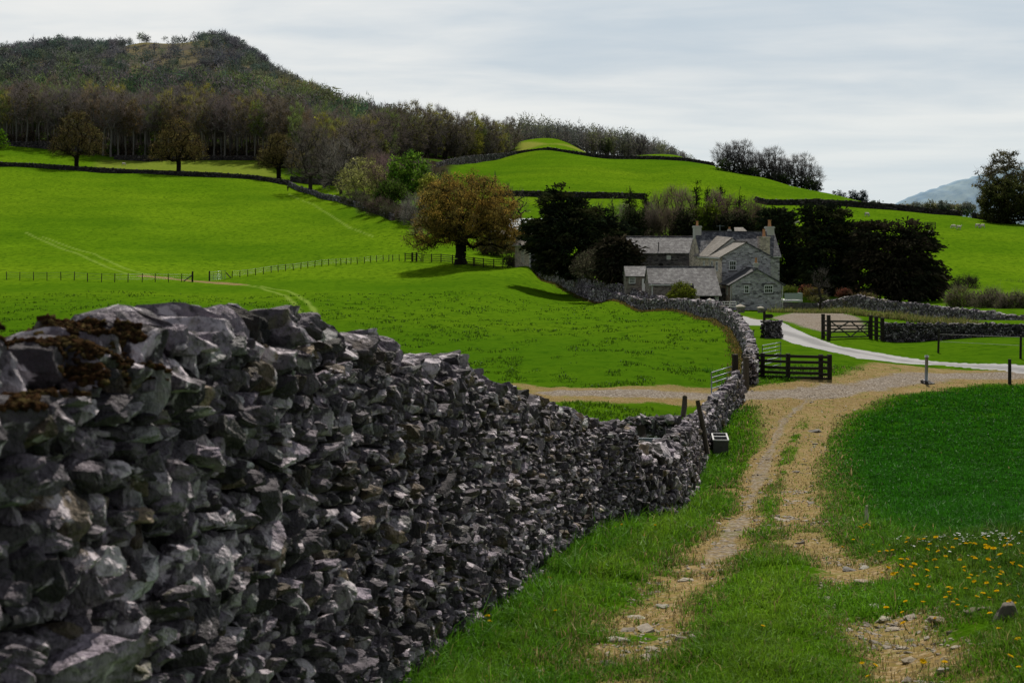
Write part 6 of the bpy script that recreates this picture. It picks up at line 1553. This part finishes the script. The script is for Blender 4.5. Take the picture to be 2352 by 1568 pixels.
flat(2090, 1500, 44, 14, 'tan stone in the last bare rut patch', (.34, .29, .21))
flat(1495, 1470, 34, 10, 'cream stone at the wall-side rut near two others', (.42, .38, .30))
flat(1460, 1390, 46, 12, 'cream stone cluster piece in the wall-side rut', (.40, .36, .30))
flat(1520, 1372, 40, 10, 'pale stone further along the wall-side rut', (.40, .38, .32))
flat(1575, 1318, 40, 9, 'thin pale stone where the rut bends', (.40, .36, .29))
flat(1390, 1498, 32, 14, 'dark round stone near the bottom of the track', (.16, .15, .13))
flat(1872, 985, 34, 10, 'grey slab lying at the edge of the upper track', (.26, .25, .23))
flat(1980, 1058, 30, 7, 'brown flat stone in the dark meadow', (.20, .15, .10))
flat(1225, 1288, 52, 84, 'big white rounded stone at the wall foot', (.62, .60, .52), 1)
# dandelions and daisies
def dandelion_mesh():
    n = 26; V = []; Fq = []; C = []
    for k in range(n):
        a = 2.4*k; r0, r1 = .002, .016*(.55+.45*(k/n)); z = .004*(1-k/n); dx, dy = math.cos(a), math.sin(a); px, py = -dy*.0035, dx*.0035
        b = len(V); V += [(dx*r0-px*.4, dy*r0-py*.4, z), (dx*r0+px*.4, dy*r0+py*.4, z), (dx*r1+px, dy*r1+py, z+.004), (dx*r1-px, dy*r1-py, z+.004)]; Fq.append([b, b+1, b+2, b+3])
    return np.array(V), np.array(Fq)
dv, df = dandelion_mesh()
tf = NT('dandelion_petals'); M_DAN = tf.done(tf.leaf(tf.mix(tf.noise(tf.obj(), 90), (.62, .36, .006), (.85, .60, .012)), .25))
M_DAI = simple('daisy_petals', (.78, .79, .76), .8, .05, 40, .1)
M_STEM = simple('flower_stem', (.06, .11, .015), .8, .2, 30, .1)
me_h = mesh('flower_head', dv, df, None, False, M_DAN); me_d = mesh('daisy_head', dv*np.array([.62, .62, .5]), df, None, False, M_DAI)
ms = MB(); ms.tube([(0, 0, -.07), (.003, .002, -.03), (0, 0, .001)], [.0022, .002, .002], 5); so_ = ms.build('stem', M_STEM); me_s = so_.data; bpy.data.objects.remove(so_)
def flower(name, head, p, h, sc, label, cat, group):
    e = empty(name, (p[0], p[1], p[2]+h), rng.uniform(0, 6.28), label, cat, group); e.scale = (sc,)*3
    e.rotation_euler = (rng.normal(.15, .25), rng.normal(0, .25), rng.uniform(0, 6.28))
    link('flower_head', head, None, e); link('stem', me_s, None, e)
def near_pt(x, y, lo=5.5, hi=45):
    p = hit(x, y, lo, hi); return np.array([p[0], p[1], float(gmesh_z(np.array([p[0]]), np.array([p[1]]))[0])])
yl = [(2152,1340),(2204,1306),(2226,1358),(2186,1365),(2244,1394),(2258,1396),(2330,1410),(2318,1437),(2294,1472),(2338,1495),(2274,1440),(2148,1430),(2075,1445),(2238,1364),(2264,1290),(2282,1298),(2188,1283),(2130,1290),(2100,1318),(2070,1300),(2050,1282),(2020,1277),(2040,1325),(2214,1330),(2300,1330),(2340,1345),(2320,1290),(1752,1272+200),(2110,1262),(2085,1258),(2150,1268),(2196,1262),(2230,1274),(2260,1255),(2310,1262),(2345,1250),(2060,1340),(2172,1402),(2200,1420),(2240,1320),(2290,1355),(2120,1405),(1975,1222),(1983,1218),(1990,1223),(1996,1220),(1982,1226),(1960,1245),(2005,1258),(1935,1250),(1995,1560),(1980,1558),(2010,1562),(2170,1555),(2120,1550),(2320,1530),(2340,1560),(1125,1448),(1120,1442),(1275,1418),(1120,1560),(1400,1225),(1412,1222),(1428,1226),(1390,1230),(1345,1250),(1310,1290),(1370,1262),(1480,1240),(1260,1335),(1505,1225),(1545,1200)]
for x, y in yl+[(rng.uniform(2020, 2352), rng.uniform(1255, 1420)) for _ in range(62)]:
    p = near_pt(x, y); flower('dandelion', me_h, p, rng.uniform(.04, .11), rng.uniform(.8, 1.35)*(1.25 if p[1] > 11 else 1.0), 'yellow dandelion flower in the grass beside the track', 'flower', 'yellow dandelions in the track side grass')
for i in range(120):
    x = 2030+322*rng.random()**.8; y = 1236+rng.gamma(1.6, 10)+(2352-x)*.006
    p = near_pt(x, min(y, 1330)); flower('daisy', me_d, p, rng.uniform(.03, .08), rng.uniform(.8, 1.3)*1.2, 'small white daisy on the crest of the flower bank', 'flower', 'white daisies on the flower bank')
# ---------------------------------------------------------------- sheep, walker, field furniture
M_WOOL = simple('wool', (.60, .56, .48), .95, .25, 7, .8, bd=.05); M_FACE = simple('sheep_skin', (.10, .09, .08), .9, .3, 5, .2)
def skin_body(name, joints, edges, mat, parent=None, sub=2, root=0):
    me = bpy.data.meshes.new(name); me.from_pydata([j[:3] for j in joints], edges, []); me.update()
    o = link(name, me, mat, parent)
    sk = o.modifiers.new('skin', 'SKIN'); sv = me.skin_vertices[0].data if me.skin_vertices else None
    if sv is None:
        me.skin_vertices  # created with the modifier on evaluation
    return o, sk
def skinned(name, joints, edges, mat, parent=None, sub=1):
    o = bpy.data.objects.new(name, bpy.data.meshes.new(name)); COL.objects.link(o)
    o.data.from_pydata([j[:3] for j in joints], edges, []); o.data.update()
    bpy.context.view_layer.objects.active = o
    o.modifiers.new('skin', 'SKIN')
    if not o.data.skin_vertices: 
        with bpy.context.temp_override(object=o, active_object=o): bpy.ops.mesh.customdata_skin_add()
    for v, j in zip(o.data.skin_vertices[0].data, joints):
        r = j[3] if isinstance(j[3], tuple) else (j[3], j[3]); v.radius = r; v.use_root = False
    o.data.skin_vertices[0].data[0].use_root = True
    m = o.modifiers.new('sub', 'SUBSURF'); m.levels = sub; m.render_levels = sub
    dg = bpy.context.evaluated_depsgraph_get(); me = bpy.data.meshes.new_from_object(o.evaluated_get(dg)); bpy.data.objects.remove(o)
    me.polygons.foreach_set('use_smooth', np.ones(len(me.polygons), bool)); me.materials.clear()
    return link(name, me, mat, parent)
def sheep_meshes(graze):
    hz = .18 if graze else .86; hx = .62 if graze else .66
    J = [(-.15, 0, .62, (.27, .27)), (.18, 0, .62, (.26, .27)), (.40, 0, .66, (.20, .20)), (.50, 0, .70 if not graze else .52, (.12, .12)), (hx, 0, hz, (.085, .08)), (hx+.16, 0, hz-.06, (.055, .05)),
         (-.42, 0, .62, (.22, .24)), (-.50, 0, .50, .05)]
    Ed = [(0, 1), (1, 2), (2, 3), (3, 4), (4, 5), (0, 6), (6, 7)]
    for sx, j, b in ((.32, 1, 1), (-.38, 6, -1)):
        for sy in (-.13, .13):
            k = len(J); J += [(sx, sy, .42, .09), (sx+.02*b, sy, .24, .045), (sx, sy, .0, .035)]; Ed += [(j if sx > 0 else 6, k), (k, k+1), (k+1, k+2)]
    for sy in (-.09, .09):
        k = len(J); J.append((hx-.03, sy*1.5, hz+.05, .025)); Ed.append((4, k))
    return J, Ed
SH = []
for g in (True, False):
    J, Ed = sheep_meshes(g); o = skinned('body', J, Ed, M_WOOL); SH.append(o.data); bpy.data.objects.remove(o)
def sheep(x, y, rz, sc, graze, label, grp='sheep grazing on the field', lo=180):
    p = hit(x, y, lo, 460); e = empty('sheep', (p[0], p[1], g1(*p)-.02), rz, label, 'sheep', grp); e.scale = (sc,)*3
    link('fleece', SH[0 if graze else 1], None, e)
sheep(1991, 497, .3, 1.15, True, 'white sheep above the tall middle yew')
sheep(1831, 516, 2.9, 1.1, True, 'white sheep between the chimney yew and the middle yew')
sheep(2140, 541, 1.9, 1.25, False, 'large white sheep near the ragged yew top')
sheep(2132, 540, 2.6, .8, True, 'small sheep tucked beside the large white one')
sheep(2184, 494, .1, 1.2, True, 'white sheep under the crest wall')
sheep(2190, 525, 3.0, 1.0, True, 'first of two sheep in mid slope')
sheep(2202, 527.5, .2, 1.1, False, 'second of two sheep in mid slope')
for i, (x, y) in enumerate(((2245, 522.5), (2250, 524), (2257, 522.5))): sheep(x, y, 1.2*i, 1.05, True, 'sheep of the resting trio on the open slope')
sheep(284, 372, .4, 1.1, True, 'lone white sheep in the strip field between the oaks', 'sheep grazing on the field', 420)
def guard(x, y, w, h, label, lo=200):
    p = hit(x, y, lo, 460); s = p[1]/F; a = w*s*.5; H = h*s; e = empty('tree_guard', (p[0], p[1], g1(*p)), .15, label, 'tree guard')
    for i in (-1, 1):
        for j in (-1, 1): MB().box(i*a-.06, i*a+.06, j*a-.06, j*a+.06, -.2, H).build('post', M_WOODM, e)
    for f in (.25, .5, .75, .97):
        for k, (q, r) in enumerate((((-a, -a), (a, -a)), ((-a, a), (a, a)), ((-a, -a), (-a, a)), ((a, -a), (a, a)))): MB().bar((*q, H*f), (*r, H*f), .05, .14).build('rail', M_WOODM, e)
    MB().tube([(0, 0, -.1), (.05, 0, H*.8), (0, .05, H*1.35)], [.06, .05, .02], 5).build('sapling', M_BARK, e)
guard(2136, 523, 18, 13, 'dark wooden tree guard standing free on the sheep slope')
guard(1876, 470, 14, 14, 'pale wooden tree guard against the crest wall above the yews')
guard(2088, 481, 14, 12, 'weathered wooden tree guard lower along the crest wall')
# walker by the lane wall corner
p = hit(661, 439.5, 300, 460); s = p[1]/F
e = empty('person', (p[0], p[1], g1(*p)), .3, 'person in dark coat walking along the wall corner, seen from behind', 'person'); k = 13*s/1.74; e.scale = (k,)*3
J = [(0, 0, .95, (.17, .12)), (0, 0, 1.15, (.16, .11)), (0, .02, 1.38, (.19, .12)), (0, .02, 1.50, (.06, .06)), (0, .03, 1.60, (.085, .095)), (0, .03, 1.70, (.07, .08)),
     (.19, .02, 1.40, .065), (.25, .0, 1.14, .055), (.24, .12, .92, .045), (.24, .16, .84, .035), (-.19, .02, 1.40, .065), (-.25, .03, 1.14, .055), (-.25, -.06, .92, .045), (-.25, -.06, .84, .035),
     (.10, 0, .86, .10), (.10, .12, .48, .07), (.10, .10, .08, .05), (.10, .24, .03, .04), (-.10, 0, .86, .10), (-.10, -.02, .48, .07), (-.10, -.20, .10, .05), (-.10, -.08, .03, .04)]
Ed = [(0, 1), (1, 2), (2, 3), (3, 4), (4, 5), (2, 6), (6, 7), (7, 8), (8, 9), (2, 10), (10, 11), (11, 12), (12, 13), (0, 14), (14, 15), (15, 16), (16, 17), (0, 18), (18, 19), (19, 20), (20, 21)]
tp = NT('walker_clothes'); zz = tp.n('SeparateXYZ'); tp.put(zz.inputs[0], tp.obj())
M_MAN = tp.done(tp.pbr(tp.mix(tp.mapr(zz.outputs[2], 1.52, 1.54), tp.mix(tp.mapr(zz.outputs[2], .86, .88), (.02, .02, .025), (.012, .013, .02)), (.30, .19, .14)), .9, None, .1))
b = skinned('body', J, Ed, M_MAN, e)
m = MB(); m.tube([(0, .02, 1.63), (0, .02, 1.70), (0, .02, 1.755)], [.105, .098, .05], 10); m.build('hair', simple('grey_hair', (.30, .29, .28), .9, .2, 20, .3), e, True)
# moss on the wall top
from mathutils.bvhtree import BVHTree
_wo = bpy.data.objects['dry_stone_wall']; _nv = len(_wo.data.vertices)
_co = np.empty(_nv*3, np.float32); _wo.data.vertices.foreach_get('co', _co); _co = _co.reshape(-1, 3)
_fv = np.empty(len(_wo.data.loops), np.int32); _wo.data.loops.foreach_get('vertex_index', _fv); _fv = _fv.reshape(-1, 4)
_f = _fv[(_co[_fv[:, 0], 1] < 5.2) & (_co[_fv[:, 0], 1] > 2.6) & (_co[_fv[:, 0], 2] > -.75)]
_bv = BVHTree.FromPolygons([tuple(v) for v in _co], [tuple(f) for f in _f]); st = Stones(); _mc = 0
for i in range(9000):
    y_ = rng.uniform(3.35, 4.3); p = on_plan(y_); x_ = p[0]+rng.uniform(-.2, .3)
    if fbm(np.array([x_*7]), np.array([y_*7]), 3, 5)[0] < .47: continue
    lo, nr, _, _ = _bv.ray_cast(Vector((x_, y_, .6)), Vector((0, 0, -1)))
    if lo is None or nr.z < .25 or lo.z < -.42: continue
    sz = rng.uniform(.004, .010); st.add(2, np.array(lo)+np.array([0, 0, sz*.1]), (sz*1.3, sz*1.3, sz*.7), rotm(*rng.normal(0, .4, 3)), np.array([(.060, .032, .017), (.085, .050, .024), (.04, .026, .015), (.10, .075, .032)][rng.integers(4)])*rng.uniform(.6, 1.2))
t_ = NT('brown_moss'); a_ = t_.attr('col'); nn = t_.noise(t_.pos(), 140, 4, .7)
M_MOSS = t_.done(t_.pbr(t_.mix(nn, t_.mix(1, a_.outputs['Color'], (.4, .4, .4), 'MULTIPLY'), t_.mix(1, a_.outputs['Color'], (1.7, 1.7, 1.7), 'MULTIPLY')), 1, t_.bump(nn, 1, .02), 0))
link('moss', st.mesh('moss', M_MOSS, True), None, bpy.data.objects['dry_stone_wall'])
